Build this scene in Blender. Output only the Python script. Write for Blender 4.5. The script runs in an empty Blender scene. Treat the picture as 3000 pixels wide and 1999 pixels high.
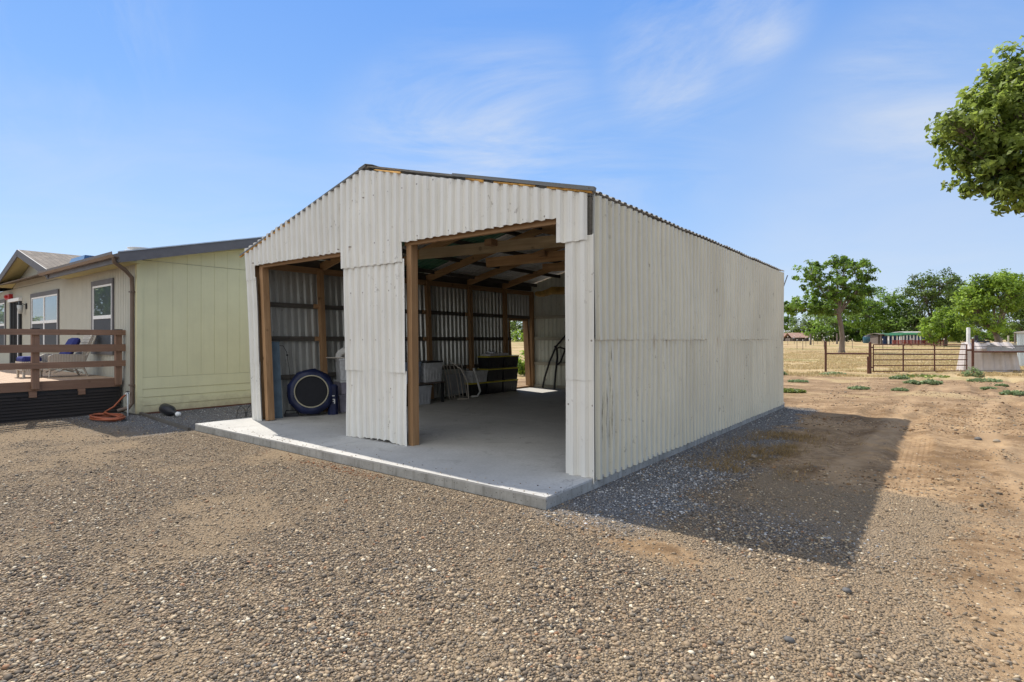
import bpy, math, random
import numpy as np
from mathutils import Vector, Matrix
R = math.radians
random.seed(7)
rng = np.random.default_rng(7)
sc = bpy.context.scene
col = sc.collection

# ------------------------------------------------------------------ site frame
# origin = front right foot of the barn on top of its slab; x runs along the
# barn front (to the right), y runs back along its side, z is up.
GZ = -0.12                                   # ground level
CAM = Vector((2.994, -5.307, 1.5))
YAW = R(37.7)
def cs(X, Y, z=GZ):                          # metres right / ahead of the photographer -> site
    return (CAM.x + X*math.cos(YAW) - Y*math.sin(YAW), CAM.y + X*math.sin(YAW) + Y*math.cos(YAW), z)

# ------------------------------------------------------------------ helpers
def tag(o, label=None, cat=None, group=None, kind=None):
    if label: o['label'] = label
    if cat: o['category'] = cat
    if group: o['group'] = group
    if kind: o['kind'] = kind
    return o

def empty(name, loc=(0, 0, 0), rz=0.0, label=None, cat=None, group=None):
    o = bpy.data.objects.new(name, None)
    col.objects.link(o)
    o.location = loc
    o.rotation_euler = (0, 0, rz)
    o.empty_display_size = 0.2
    return tag(o, label, cat, group)

def copy_tree(o, parent=None):
    c = o.copy()
    col.objects.link(c)
    c.parent = parent
    for ch in list(o.children):
        copy_tree(ch, c)
    return c

def rot_to(d, up=(0, 0, 1)):
    """matrix whose z column is d"""
    z = Vector(d).normalized()
    u = Vector(up)
    if abs(z.dot(u)) > 0.98:
        u = Vector((0, 1, 0))
    x = u.cross(z).normalized()
    y = z.cross(x)
    return Matrix((x, y, z)).transposed()

class MB:
    def __init__(s):
        s.v = []; s.f = []; s.m = []; s.sm = []
    def add(s, vs, fs, mat=0, smooth=False):
        b = len(s.v)
        s.v.extend([tuple(p) for p in vs])
        s.f.extend([tuple(i + b for i in q) for q in fs])
        s.m.extend([mat]*len(fs)); s.sm.extend([smooth]*len(fs))
        return s
    def hexa(s, p, mat=0):                   # 8 corners: bottom 4 ccw, top 4 ccw
        return s.add(p, [(3, 2, 1, 0), (4, 5, 6, 7), (0, 1, 5, 4), (1, 2, 6, 5), (2, 3, 7, 6), (3, 0, 4, 7)], mat)
    def box(s, a, b, mat=0):
        x0, y0, z0 = a; x1, y1, z1 = b
        return s.hexa([(x0, y0, z0), (x1, y0, z0), (x1, y1, z0), (x0, y1, z0),
                       (x0, y0, z1), (x1, y0, z1), (x1, y1, z1), (x0, y1, z1)], mat)
    def bbox(s, a, b, r, mat=0):
        """box with chamfered vertical and top edges"""
        x0, y0, z0 = a; x1, y1, z1 = b
        def ring(i, z):
            return [(x0+r, y0+i, z), (x1-r, y0+i, z), (x1-i, y0+r, z), (x1-i, y1-r, z),
                    (x1-r, y1-i, z), (x0+r, y1-i, z), (x0+i, y1-r, z), (x0+i, y0+r, z)]
        vs = ring(0, z0) + ring(0, z1-r) + ring(r*0.7, z1)
        fs = [tuple(range(7, -1, -1)), tuple(range(16, 24))]
        for k in range(2):
            for i in range(8):
                j = (i+1) % 8
                fs.append((k*8+i, k*8+j, k*8+8+j, k*8+8+i))
        return s.add(vs, fs, mat)
    def tub(s, c, w, d, h, taper, mat=0, t=0.006):
        """open box that widens towards its top"""
        x, y, z = c
        a = [(x-w/2*taper, y-d/2*taper, z), (x+w/2*taper, y-d/2*taper, z), (x+w/2*taper, y+d/2*taper, z), (x-w/2*taper, y+d/2*taper, z)]
        b = [(x-w/2, y-d/2, z+h), (x+w/2, y-d/2, z+h), (x+w/2, y+d/2, z+h), (x-w/2, y+d/2, z+h)]
        return s.hexa(a+b, mat)
    def beam(s, p, q, w, h, mat=0, up=(0, 0, 1), jit=0.0):
        p = Vector(p); q = Vector(q)
        m = rot_to(q-p, up)
        x = m.col[0]*(w/2); y = m.col[1]*(h/2)
        c = []
        for e in (p, q):
            for sx, sy in ((-1, -1), (1, -1), (1, 1), (-1, 1)):
                c.append(e + x*sx + y*sy + Vector((random.uniform(-jit, jit) for _ in range(3))))
        return s.hexa(c, mat)
    def tube(s, pts, r, n=8, mat=0, cap=True, smooth=True):
        pts = [Vector(p) for p in pts]
        rs = r if isinstance(r, (list, tuple)) else [r]*len(pts)
        vs = []; fs = []
        ref = None
        for i, p in enumerate(pts):
            a = pts[max(i-1, 0)]; b = pts[min(i+1, len(pts)-1)]
            d = (b-a).normalized() if (b-a).length > 1e-9 else Vector((0, 0, 1))
            if ref is None:
                ref = Vector((0, 0, 1)) if abs(d.z) < 0.9 else Vector((1, 0, 0))
            x = (ref - d*ref.dot(d)).normalized(); ref = x
            y = d.cross(x)
            for k in range(n):
                t = 2*math.pi*k/n
                vs.append(p + (x*math.cos(t) + y*math.sin(t))*rs[i])
        for i in range(len(pts)-1):
            for k in range(n):
                j = (k+1) % n
                fs.append((i*n+k, i*n+j, (i+1)*n+j, (i+1)*n+k))
        s.add(vs, fs, mat, smooth)
        if cap:
            s.add([vs[k] for k in range(n)], [tuple(range(n-1, -1, -1))], mat)
            s.add([vs[(len(pts)-1)*n+k] for k in range(n)], [tuple(range(n))], mat)
        return s
    def lathe(s, prof, n=20, c=(0, 0, 0), M=None, mat=0, smooth=True):
        vs = []; fs = []
        for r, z in prof:
            for k in range(n):
                t = 2*math.pi*k/n
                p = Vector((r*math.cos(t), r*math.sin(t), z))
                if M is not None: p = M @ p
                vs.append(p + Vector(c))
        for i in range(len(prof)-1):
            for k in range(n):
                j = (k+1) % n
                fs.append((i*n+k, i*n+j, (i+1)*n+j, (i+1)*n+k))
        return s.add(vs, fs, mat, smooth)
    def build(s, name, mats, parent=None, loc=None):
        me = bpy.data.meshes.new(name)
        me.from_pydata(s.v, [], s.f)
        if not isinstance(mats, (list, tuple)): mats = [mats]
        for m in mats: me.materials.append(m)
        me.polygons.foreach_set('material_index', np.array(s.m, dtype=np.int32))
        me.polygons.foreach_set('use_smooth', np.array(s.sm, dtype=bool))
        me.update()
        o = bpy.data.objects.new(name, me)
        col.objects.link(o)
        if parent: o.parent = parent
        if loc: o.location = loc
        return o

def np_mesh(name, V, F, mats, mi=None, parent=None, smooth=False, attrs=None, cattr=None):
    """V (n,3), F (m,k) numpy"""
    me = bpy.data.meshes.new(name)
    n = len(V); m, k = F.shape
    me.vertices.add(n); me.vertices.foreach_set('co', np.asarray(V, dtype=np.float32).ravel())
    me.loops.add(m*k); me.loops.foreach_set('vertex_index', F.astype(np.int32).ravel())
    me.polygons.add(m); me.polygons.foreach_set('loop_start', (np.arange(m)*k).astype(np.int32))
    if smooth: me.polygons.foreach_set('use_smooth', np.ones(m, dtype=bool))
    if not isinstance(mats, (list, tuple)): mats = [mats]
    for a in mats: me.materials.append(a)
    if mi is not None: me.polygons.foreach_set('material_index', mi.astype(np.int32))
    me.update(calc_edges=True)
    for nm, arr in (attrs or {}).items():
        a = me.attributes.new(nm, 'FLOAT', 'POINT'); a.data.foreach_set('value', arr.astype(np.float32))
    for nm, arr in (cattr or {}).items():
        a = me.attributes.new(nm, 'FLOAT_COLOR', 'POINT'); a.data.foreach_set('color', arr.astype(np.float32).ravel())
    o = bpy.data.objects.new(name, me)
    col.objects.link(o)
    if parent: o.parent = parent
    return o

# ------------------------------------------------------------------ materials
class NT:
    def __init__(s, name, rough=0.7, metal=0.0, spec=0.3):
        s.mat = bpy.data.materials.new(name); s.mat.use_nodes = True
        s.t = s.mat.node_tree; s.n = s.t.nodes
        s.b = s.n['Principled BSDF']
        s.b.inputs['Roughness'].default_value = rough
        s.b.inputs['Metallic'].default_value = metal
        s.b.inputs['Specular IOR Level'].default_value = spec
        s._p = None
    def node(s, t, **kw):
        x = s.n.new(t)
        for k, v in kw.items(): setattr(x, k, v)
        return x
    def set(s, sock, v):
        if hasattr(v, 'is_linked') or isinstance(v, bpy.types.NodeSocket): s.t.links.new(v, sock)
        else: sock.default_value = v
    def pos(s, scale=(1, 1, 1), rot=(0, 0, 0)):
        if s._p is None: s._p = s.node('ShaderNodeTexCoord')
        m = s.node('ShaderNodeMapping')
        m.inputs['Scale'].default_value = scale; m.inputs['Rotation'].default_value = rot
        s.t.links.new(s._p.outputs['Object'], m.inputs['Vector'])
        return m.outputs[0]
    def noise(s, scale, vec=None, detail=4, rough=0.6, dist=0.0, out=0):
        x = s.node('ShaderNodeTexNoise')
        x.inputs['Scale'].default_value = scale; x.inputs['Detail'].default_value = detail
        x.inputs['Roughness'].default_value = rough; x.inputs['Distortion'].default_value = dist
        s.t.links.new(vec if vec is not None else s.pos(), x.inputs['Vector'])
        return x.outputs[out]
    def voro(s, scale, vec=None, feature='F1', rnd=1.0):
        x = s.node('ShaderNodeTexVoronoi', feature=feature)
        x.inputs['Scale'].default_value = scale; x.inputs['Randomness'].default_value = rnd
        s.t.links.new(vec if vec is not None else s.pos(), x.inputs['Vector'])
        return x
    def ramp(s, fac, stops, interp='LINEAR'):
        x = s.node('ShaderNodeValToRGB'); x.color_ramp.interpolation = interp
        e = x.color_ramp.elements
        while len(e) < len(stops): e.new(0.5)
        for k, (p, c) in enumerate(stops):
            e[k].position = p
            e[k].color = (c, c, c, 1) if isinstance(c, (int, float)) else (*c[:3], 1)
        s.t.links.new(fac, x.inputs[0])
        return x.outputs[0]
    def mix(s, fac, a, b, mode='MIX'):
        x = s.node('ShaderNodeMix', data_type='RGBA', blend_type=mode)
        for i, v in ((0, fac), (6, a), (7, b)):
            if isinstance(v, tuple): v = (*v[:3], 1)
            s.set(x.inputs[i], v)
        return x.outputs[2]
    def math(s, op, a, b=0.0, c=0.0, clamp=False):
        x = s.node('ShaderNodeMath', operation=op); x.use_clamp = clamp
        for i, v in enumerate((a, b, c)): s.set(x.inputs[i], v)
        return x.outputs[0]
    def attr(s, name):
        x = s.node('ShaderNodeAttribute'); x.attribute_name = name
        return x
    def objrand(s):
        return s.node('ShaderNodeObjectInfo').outputs['Random']
    def bump(s, h, strength=0.5, dist=0.01):
        x = s.node('ShaderNodeBump'); x.inputs['Strength'].default_value = strength
        x.inputs['Distance'].default_value = dist
        s.set(x.inputs['Height'], h)
        s.t.links.new(x.outputs[0], s.b.inputs['Normal'])
    def color(s, v):
        if isinstance(v, tuple): v = (*v[:3], 1)
        s.set(s.b.inputs['Base Color'], v)
        return s

def plain(name, c, rough=0.6, metal=0.0, var=0.18, scale=6.0, spec=0.3, bump=0.0):
    n = NT(name, rough, metal, spec)
    k = n.noise(scale, detail=5)
    d = tuple(x*(1-var) for x in c); l = tuple(min(1, x*(1+var)) for x in c)
    n.color(n.ramp(k, [(0.3, d), (0.7, l)]))
    if bump: n.bump(n.noise(scale*6), bump, 0.004)
    return n.mat

def sheet_metal(name, base, dirt, streak=0.5, rust=0.25, rough=0.5, grime=False, metal=0.0, screws=0):
    """old painted corrugated metal: run marks, specks and rust spots"""
    n = NT(name, rough, metal, 0.35)
    big = n.noise(0.9, detail=3)
    c = n.mix(n.ramp(big, [(0.35, 0.0), (0.7, 1.0)]), tuple(x*0.93 for x in base), tuple(min(1, x*1.04) for x in base))
    r = n.objrand()
    c = n.mix(n.math('MULTIPLY', r, 0.16), c, dirt)
    st = n.noise(1.0, n.pos((26, 26, 0.55)), 5, 0.7)
    c = n.mix(n.math('MULTIPLY', n.ramp(st, [(0.5, 0.0), (0.74, 1.0)]), streak), c, dirt)
    sp = n.noise(13.0, n.pos((1, 1, .6)), 6, 0.7)
    gate = n.noise(1.1, detail=2)
    f = n.math('MULTIPLY', n.ramp(sp, [(0.61, 0.0), (0.66, 1.0)]), n.ramp(gate, [(0.46, 0.0), (0.60, 1.0)]))
    c = n.mix(n.math('MULTIPLY', f, rust*2.4, clamp=True), c, (0.10, 0.065, 0.04))
    if screws:
        q = n.node('ShaderNodeSeparateXYZ'); n.t.links.new(n.pos(), q.inputs[0])
        u = q.outputs[screws - 1]
        jx = n.math('MULTIPLY', n.math('SUBTRACT', n.noise(2.3, detail=1), .5), .10)
        du = n.math('SUBTRACT', n.math('PINGPONG', n.math('ADD', u, n.math('ADD', jx, 30.0)), .15), .0)
        zj = n.math('ADD', n.math('SUBTRACT', q.outputs[2], -.64), n.math('MULTIPLY', jx, .5))
        dz = n.math('PINGPONG', zj, .355)
        d = n.math('SQRT', n.math('ADD', n.math('MULTIPLY', du, du), n.math('MULTIPLY', dz, dz)))
        on = n.ramp(n.noise(3.1, detail=2), [(.40, 0.0), (.46, 1.0)])
        c = n.mix(n.math('MULTIPLY', n.math('MULTIPLY', n.ramp(d, [(.008, 1.0), (.014, 0.0)]), on), .8), c, (.13, .095, .07))
        zb2 = n.math('MODULO', n.math('ADD', zj, .71), .71)
        run = n.math('MULTIPLY', n.ramp(du, [(.004, 1.0), (.012, 0.0)]), n.ramp(zb2, [(.52, 0.0), (.70, 1.0)]))
        run = n.math('MULTIPLY', run, n.ramp(n.noise(1.7, detail=3), [(.5, 0.0), (.62, 1.0)]))
        c = n.mix(n.math('MULTIPLY', run, .38), c, (.30, .19, .10))
    if grime:
        sp2 = n.node('ShaderNodeSeparateXYZ'); n.t.links.new(n.pos(), sp2.inputs[0])
        band = n.math('MULTIPLY', n.ramp(n.math('DIVIDE', sp2.outputs[1], 10.0), [(.008, 0.0), (.014, 1.0), (.038, 1.0), (.048, 0.0)]), n.ramp(n.math('DIVIDE', sp2.outputs[2], 4.0), [(.06, 0.0), (.12, 1.0), (.33, 1.0), (.372, 0.0)]))
        gs = n.noise(1.0, n.pos((34, 34, 1.6)), 6, 0.75)
        c = n.mix(n.math('MULTIPLY', band, n.ramp(gs, [(.54, 0.0), (.62, .85)])), c, (.10, .085, .05))
        rs = n.noise(1.0, n.pos((20, 20, 1.2)), 5, 0.7)
        zb = n.ramp(n.math('DIVIDE', sp2.outputs[2], 4.0), [(.33, 0.0), (.372, 1.0), (.378, 1.0), (.40, 0.0)])
        c = n.mix(n.math('MULTIPLY', zb, n.ramp(rs, [(.56, 0.0), (.68, .6)])), c, (.22, .11, .05))
    n.color(c)
    n.bump(n.noise(3.0, detail=3), 0.25, 0.02)
    return n.mat

def wood(name, a, b, axis=2, rough=0.75, grain=1.0):
    n = NT(name, rough, 0.0, 0.25)
    s = [22.0, 22.0, 22.0]; s[axis] = 0.9
    g = n.noise(1.0, n.pos(tuple(s)), 6, 0.65, 0.4)
    c = n.ramp(g, [(0.28, a), (0.72, b)])
    k = n.voro(2.6)
    c = n.mix(n.math('MULTIPLY', n.ramp(k.outputs['Distance'], [(0.06, 1.0), (0.12, 0.0)]), 0.75), c, tuple(x*0.3 for x in a))
    l = n.noise(1.7, detail=3)
    c = n.mix(n.math('MULTIPLY', n.ramp(l, [(0.45, 0.0), (0.8, 1.0)]), 0.4), c, tuple(x*0.55 for x in a))
    n.color(n.mix(n.math('MULTIPLY', n.objrand(), 0.35), c, tuple(x*0.6 for x in b)))
    n.bump(g, 0.35*grain, 0.006)
    return n.mat

M = {}
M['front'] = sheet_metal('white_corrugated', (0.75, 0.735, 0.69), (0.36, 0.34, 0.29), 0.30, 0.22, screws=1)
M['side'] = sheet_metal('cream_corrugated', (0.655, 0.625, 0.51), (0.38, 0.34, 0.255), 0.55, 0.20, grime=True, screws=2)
M['inner'] = sheet_metal('bare_galvanised', (0.60, 0.61, 0.585), (0.2, 0.195, 0.18), 0.5, 0.2, rough=0.34, metal=0.45)
M['inner_back'] = sheet_metal('pale_galvanised', (0.66, 0.68, 0.60), (0.25, 0.25, 0.2), 0.5, 0.25, rough=0.45)
M['roof_out'] = sheet_metal('weathered_roof_steel', (0.30, 0.31, 0.31), (0.16, 0.13, 0.10), 0.4, 0.5)
M['roof_in'] = sheet_metal('dull_roof_underside', (0.80, 0.81, 0.81), (0.2, 0.2, 0.19), 0.45, 0.2, rough=0.34, metal=0.35)
def fibreglass():
    n = NT('green_fibreglass', 0.35, 0.0, 0.4)
    n.color(n.ramp(n.noise(5), [(0.3, (0.07, 0.16, 0.11)), (0.7, (0.12, 0.23, 0.16))]))
    t = n.node('ShaderNodeBsdfTranslucent'); t.inputs[0].default_value = (0.16, 0.34, 0.22, 1)
    m = n.node('ShaderNodeMixShader'); m.inputs[0].default_value = 0.10
    out = n.n['Material Output']
    n.t.links.new(n.b.outputs[0], m.inputs[1]); n.t.links.new(t.outputs[0], m.inputs[2])
    n.t.links.new(m.outputs[0], out.inputs[0])
    return n.mat
M['fibreglass'] = fibreglass()
M['flash'] = sheet_metal('dull_grey_flashing', (0.16, 0.165, 0.165), (0.12, 0.09, 0.07), 0.4, 0.4)
OR, OB = (0.25, 0.14, 0.07), (0.47, 0.29, 0.155)
M['wood_x'] = wood('timber_x', OR, OB, 0)
M['wood_y'] = wood('timber_y', OR, OB, 1)
M['wood_z'] = wood('timber_z', OR, OB, 2)
M['rafter'] = wood('roof_timber', (0.36, 0.20, 0.09), (0.64, 0.41, 0.21), 0)
M['oldwood_x'] = wood('grey_timber_x', (0.32, 0.24, 0.14), (0.58, 0.46, 0.29), 0)
M['girt'] = wood('dark_girt', (0.06, 0.055, 0.05), (0.15, 0.135, 0.115), 1)
M['palegirt'] = wood('pale_girt', (0.32, 0.30, 0.24), (0.52, 0.49, 0.40), 0)
M['deck'] = wood('brown_stained_rail', (0.20, 0.115, 0.075), (0.33, 0.20, 0.135), 1, grain=0.7)
M['deckz'] = wood('brown_stained_post', (0.20, 0.115, 0.075), (0.33, 0.20, 0.135), 2, grain=0.7)
M['deckfloor'] = wood('pale_deck_board', (0.40, 0.28, 0.19), (0.55, 0.40, 0.28), 1, grain=0.5)
M['skirt'] = wood('black_skirt_board', (0.018, 0.015, 0.014), (0.05, 0.042, 0.038), 1)

def concrete():
    n = NT('broom_finished_concrete', 0.85, 0.0, 0.2)
    c = n.ramp(n.noise(1.1, detail=6, rough=0.65), [(0.3, (0.40, 0.39, 0.37)), (0.7, (0.52, 0.51, 0.485))])
    c = n.mix(n.ramp(n.noise(30, detail=4), [(0.35, 0.35), (0.6, 0.0)]), c, (0.30, 0.29, 0.27))
    c = n.mix(n.math('MULTIPLY', n.ramp(n.noise(2.6, detail=5, rough=0.7), [(0.58, 0.0), (0.72, 1.0)]), 0.3), c, (0.25, 0.23, 0.2))
    cr = n.voro(.55, n.pos((1, 1, 0)), 'DISTANCE_TO_EDGE')
    cv = n.node('ShaderNodeVectorMath', operation='ADD'); n.t.links.new(n.pos((1, 1, 0)), cv.inputs[0])
    nz = n.node('ShaderNodeVectorMath', operation='SCALE'); n.t.links.new(n.noise(1.7, detail=5, out=1), nz.inputs[0]); nz.inputs['Scale'].default_value = .9
    n.t.links.new(nz.outputs[0], cv.inputs[1]); n.t.links.new(cv.outputs[0], cr.inputs['Vector'])
    c = n.mix(n.math('MULTIPLY', n.ramp(cr.outputs['Distance'], [(0.0, 1.0), (0.006, 0.0)]), n.ramp(n.noise(.5), [(.5, 0.0), (.6, .7)])), c, (.13, .125, .12))
    bl = n.noise(1.4, n.pos((1, 1, 0)), 6, .7, 1.2)
    c = n.mix(n.ramp(bl, [(.58, 0.0), (.68, .45)]), c, (.20, .185, .165))
    sp3 = n.voro(5.0, n.pos((1, 1, 0)))
    c = n.mix(n.math('MULTIPLY', n.ramp(sp3.outputs['Distance'], [(.05, 1.0), (.12, 0.0)]), n.ramp(n.noise(.9), [(.52, 0.0), (.6, .6)])), c, (.12, .11, .10))
    n.color(c)
    n.bump(n.noise(60, detail=3), 0.3, 0.004)
    return n.mat
M['concrete'] = concrete()
def concrete_edge():
    n = NT('formed_concrete_edge', 0.9, 0.0, 0.15)
    c = n.ramp(n.noise(3, detail=6, rough=0.7), [(0.3, (0.25, 0.243, 0.222)), (0.7, (0.42, 0.41, 0.38))])
    c = n.mix(n.ramp(n.noise(1, n.pos((14, 14, 1.5)), 4), [(0.5, 0.0), (0.7, 0.6)]), c, (0.14, 0.13, 0.11))
    c = n.mix(n.ramp(n.voro(24).outputs['Distance'], [(0.10, 0.8), (0.2, 0.0)]), c, (0.11, 0.10, 0.09))
    n.color(c); n.bump(n.noise(40), 0.5, 0.006)
    return n.mat
M['conc_edge'] = concrete_edge()
M['joint'] = plain('dark_joint', (0.10, 0.095, 0.09), 0.9)

def siding(name, base, horiz=False):
    n = NT(name, 0.7, 0.0, 0.25)
    c = n.ramp(n.noise(2.0, detail=5), [(0.3, tuple(x*0.95 for x in base)), (0.7, tuple(x*1.03 for x in base))])
    c = n.mix(n.ramp(n.noise(1, n.pos((40, 40, 1.0)), 4), [(0.45, 0.0), (0.8, 0.18)]), c, tuple(x*0.75 for x in base))
    if horiz:                                  # dust splashed up from the gravel and faint weathering
        q = n.node('ShaderNodeSeparateXYZ'); n.t.links.new(n.pos(), q.inputs[0])
        sp_ = n.math('ADD', n.math('MULTIPLY', q.outputs[2], .8), n.math('MULTIPLY', n.noise(5, detail=6, rough=.7), .5))
        c = n.mix(n.ramp(sp_, [(.16, .7), (.42, 0.0)]), c, (.30, .24, .16))
        c = n.mix(n.ramp(n.noise(1.3, n.pos((1, 1, .45)), 5), [(.5, 0.0), (.75, .22)]), c, (.46, .43, .30))
    n.color(c); n.bump(n.noise(1, n.pos((60, 60, 3.0)), 4), 0.25, 0.004)
    return n.mat
M['siding_f'] = siding('sage_grey_siding', (0.47, 0.465, 0.40))
M['siding_g'] = siding('pale_yellow_siding', (0.635, 0.61, 0.385), True)
M['soffit'] = siding('olive_soffit', (0.46, 0.42, 0.22))
M['trim'] = plain('slate_trim', (0.13, 0.125, 0.13), 0.6, var=0.1)
M['gutter'] = plain('bronze_gutter', (0.15, 0.108, 0.08), 0.4, var=0.1)
M['whitetrim'] = plain('white_vinyl', (0.78, 0.78, 0.77), 0.4, var=0.04)
M['black'] = plain('black_metal', (0.022, 0.022, 0.024), 0.45, var=0.2)
M['blackplastic'] = plain('black_plastic', (0.02, 0.021, 0.026), 0.35, var=0.2)
M['red'] = plain('red_alarm', (0.42, 0.03, 0.03), 0.4)
def shingles():
    n = NT('asphalt_shingles', 0.9, 0.0, 0.2)
    b = n.node('ShaderNodeTexBrick'); b.inputs['Scale'].default_value = 1.0
    b.inputs['Brick Width'].default_value = 0.30; b.inputs['Row Height'].default_value = 0.14
    b.inputs['Mortar Size'].default_value = 0.006
    b.inputs['Color1'].default_value = (0.15, 0.125, 0.10, 1); b.inputs['Color2'].default_value = (0.24, 0.20, 0.16, 1)
    b.inputs['Mortar'].default_value = (0.05, 0.045, 0.04, 1)
    m = n.node('ShaderNodeUVMap')
    n.t.links.new(n.pos((1, 1, 1)), b.inputs['Vector'])
    c = n.mix(n.ramp(n.noise(25), [(0.35, 0.5), (0.65, 0.0)]), b.outputs[0], (0.09, 0.08, 0.07))
    n.color(c); n.bump(n.noise(50), 0.6, 0.006)
    return n.mat
M['shingle'] = shingles()
def glass(name, tint, fac, rough=0.015):
    n = NT(name, 0.3)
    g = n.node('ShaderNodeBsdfGlossy'); g.inputs['Roughness'].default_value = rough
    g.inputs['Color'].default_value = (0.92, 0.95, 0.96, 1)
    n.color(tint)
    fr = n.node('ShaderNodeLayerWeight'); fr.inputs['Blend'].default_value = fac
    m = n.node('ShaderNodeMixShader')
    n.t.links.new(fr.outputs['Fresnel'], m.inputs[0])
    n.t.links.new(n.b.outputs[0], m.inputs[1]); n.t.links.new(g.outputs[0], m.inputs[2])
    n.t.links.new(m.outputs[0], n.n['Material Output'].inputs[0])
    return n.mat
M['glass'] = glass('window_glass', (0.03, 0.035, 0.04), 0.62)
M['screen'] = plain('insect_screen', (0.055, 0.06, 0.068), 0.6, var=0.15, scale=30)
M['wicker'] = None
def wicker():
    n = NT('white_wicker', 0.65, 0.0, 0.25)
    w = n.node('ShaderNodeTexWave'); w.inputs['Scale'].default_value = 14.0; w.inputs['Distortion'].default_value = 1.5
    w.bands_direction = 'Z'
    n.t.links.new(n.pos(), w.inputs['Vector'])
    w2 = n.node('ShaderNodeTexWave'); w2.inputs['Scale'].default_value = 9.0; w2.bands_direction = 'Y'
    n.t.links.new(n.pos(), w2.inputs['Vector'])
    h = n.math('MULTIPLY', w.outputs[1], w2.outputs[1])
    n.color(n.ramp(h, [(0.0, (0.36, 0.31, 0.25)), (0.5, (0.72, 0.68, 0.60))]))
    n.bump(h, 0.8, 0.01)
    return n.mat
M['wicker'] = wicker()
M['navy'] = plain('navy_fabric', (0.025, 0.032, 0.15), 0.85, var=0.25, bump=0.2)
M['hose'] = plain('orange_rubber', (0.36, 0.105, 0.05), 0.45, var=0.2)
M['galv'] = plain('galvanised_pipe', (0.5, 0.52, 0.53), 0.35, 0.6)
M['rustpipe'] = plain('rusty_brown_pipe', (0.105, 0.045, 0.03), 0.75, var=0.4, scale=9, bump=0.2)
M['wire'] = plain('fence_wire', (0.16, 0.14, 0.12), 0.5, 0.5)
M['tpost'] = plain('steel_t_post', (0.10, 0.08, 0.07), 0.7, var=0.3)
M['tposttip'] = plain('white_post_tip', (0.75, 0.74, 0.7), 0.6)
M['hutch'] = plain('white_fibreglass', (0.50, 0.445, 0.415), 0.5, var=0.10, scale=2.0)
M['shademesh'] = plain('grey_shade_mesh', (0.10, 0.095, 0.085), 0.85, var=0.3, scale=14)
M['bluegrey'] = sheet_metal('pale_blue_steel', (0.55, 0.62, 0.66), (0.3, 0.33, 0.34), 0.3, 0.2)
M['rustroof'] = sheet_metal('rusty_barn_roof', (0.34, 0.19, 0.13), (0.5, 0.42, 0.36), 0.6, 0.3)
M['tinroof'] = sheet_metal('pale_tin_roof', (0.62, 0.60, 0.58), (0.36, 0.34, 0.32), 0.5, 0.3)
M['barnwall'] = plain('dark_barn_boards', (0.14, 0.115, 0.10), 0.8, var=0.35)
M['greenroof'] = plain('green_roof_paint', (0.03, 0.13, 0.05), 0.5)
M['bluewall'] = plain('blue_barn_paint', (0.035, 0.065, 0.17), 0.5)
M['redpanel'] = plain('red_panel', (0.25, 0.05, 0.035), 0.6, var=0.35)
M['teal'] = plain('teal_car_paint', (0.025, 0.07, 0.09), 0.25)
M['tyre'] = plain('tyre_rubber', (0.02, 0.02, 0.02), 0.8)
M['carglass'] = plain('car_glass', (0.02, 0.03, 0.035), 0.1)
M['orangeleaf'] = plain('rusty_orange_leaves', (0.32, 0.09, 0.03), 0.7)
M['clearbin'] = plain('clear_storage_plastic', (0.60, 0.61, 0.63), 0.3, var=0.25, scale=8)
M['purplebin'] = plain('mauve_storage_plastic', (0.34, 0.32, 0.40), 0.3, var=0.3, scale=7)
M['bluebin'] = plain('blue_storage_plastic', (0.30, 0.37, 0.48), 0.3, var=0.25, scale=7)
M['greybin'] = plain('grey_storage_plastic', (0.46, 0.48, 0.52), 0.35, var=0.15)
M['blacktote'] = plain('black_tote_plastic', (0.03, 0.03, 0.033), 0.35, var=0.3)
M['yellowlid'] = plain('yellow_tote_lid', (0.60, 0.52, 0.07), 0.4, var=0.15)
M['whitebag'] = plain('white_duct', (0.68, 0.68, 0.66), 0.6, var=0.1)
M['paper'] = plain('pale_paper', (0.75, 0.74, 0.78), 0.8, var=0.15)
M['tarp'] = plain('yellow_tarp', (0.50, 0.32, 0.09), 0.7, var=0.35, scale=4, bump=0.5)
M['bluesheet'] = plain('blue_grey_board', (0.10, 0.15, 0.20), 0.6)
M['chairgrey'] = plain('grey_folding_chair', (0.33, 0.34, 0.37), 0.5)
M['palecane'] = plain('pale_tube', (0.55, 0.50, 0.44), 0.4)
M['trampnavy'] = plain('navy_vinyl', (0.014, 0.020, 0.062), 0.38, var=0.45, scale=3)
M['trampmat'] = plain('black_mat', (0.012, 0.013, 0.018), 0.7)
M['trampring'] = plain('cream_piping', (0.40, 0.375, 0.28), 0.6)
M['amber'] = plain('weathered_roof_board', (0.52, 0.28, 0.07), 0.8, var=0.45, scale=9)
M['insul'] = M['tarp']

def leaf_mat(name, dark, light, trans=0.3):
    n = NT(name, 0.5, 0.0, 0.3)
    a = n.attr('tint')
    c = n.ramp(a.outputs['Fac'], [(0.0, dark), (0.6, light), (1.0, tuple(min(1, x*1.5) for x in light))])
    n.color(c)
    t = n.node('ShaderNodeBsdfTranslucent')
    n.t.links.new(n.mix(0.5, c, tuple(min(1, x*2.2) for x in light)), t.inputs[0])
    m = n.node('ShaderNodeMixShader'); m.inputs[0].default_value = trans
    n.t.links.new(n.b.outputs[0], m.inputs[1]); n.t.links.new(t.outputs[0], m.inputs[2])
    n.t.links.new(m.outputs[0], n.n['Material Output'].inputs[0])
    return n.mat
M['leaf_near'] = leaf_mat('mulberry_leaves', (0.034, 0.058, 0.010), (0.21, 0.265, 0.05), 0.45)
M['leaf_a'] = leaf_mat('dark_tree_leaves', (0.014, 0.030, 0.007), (0.11, 0.165, 0.03), 0.34)
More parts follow.
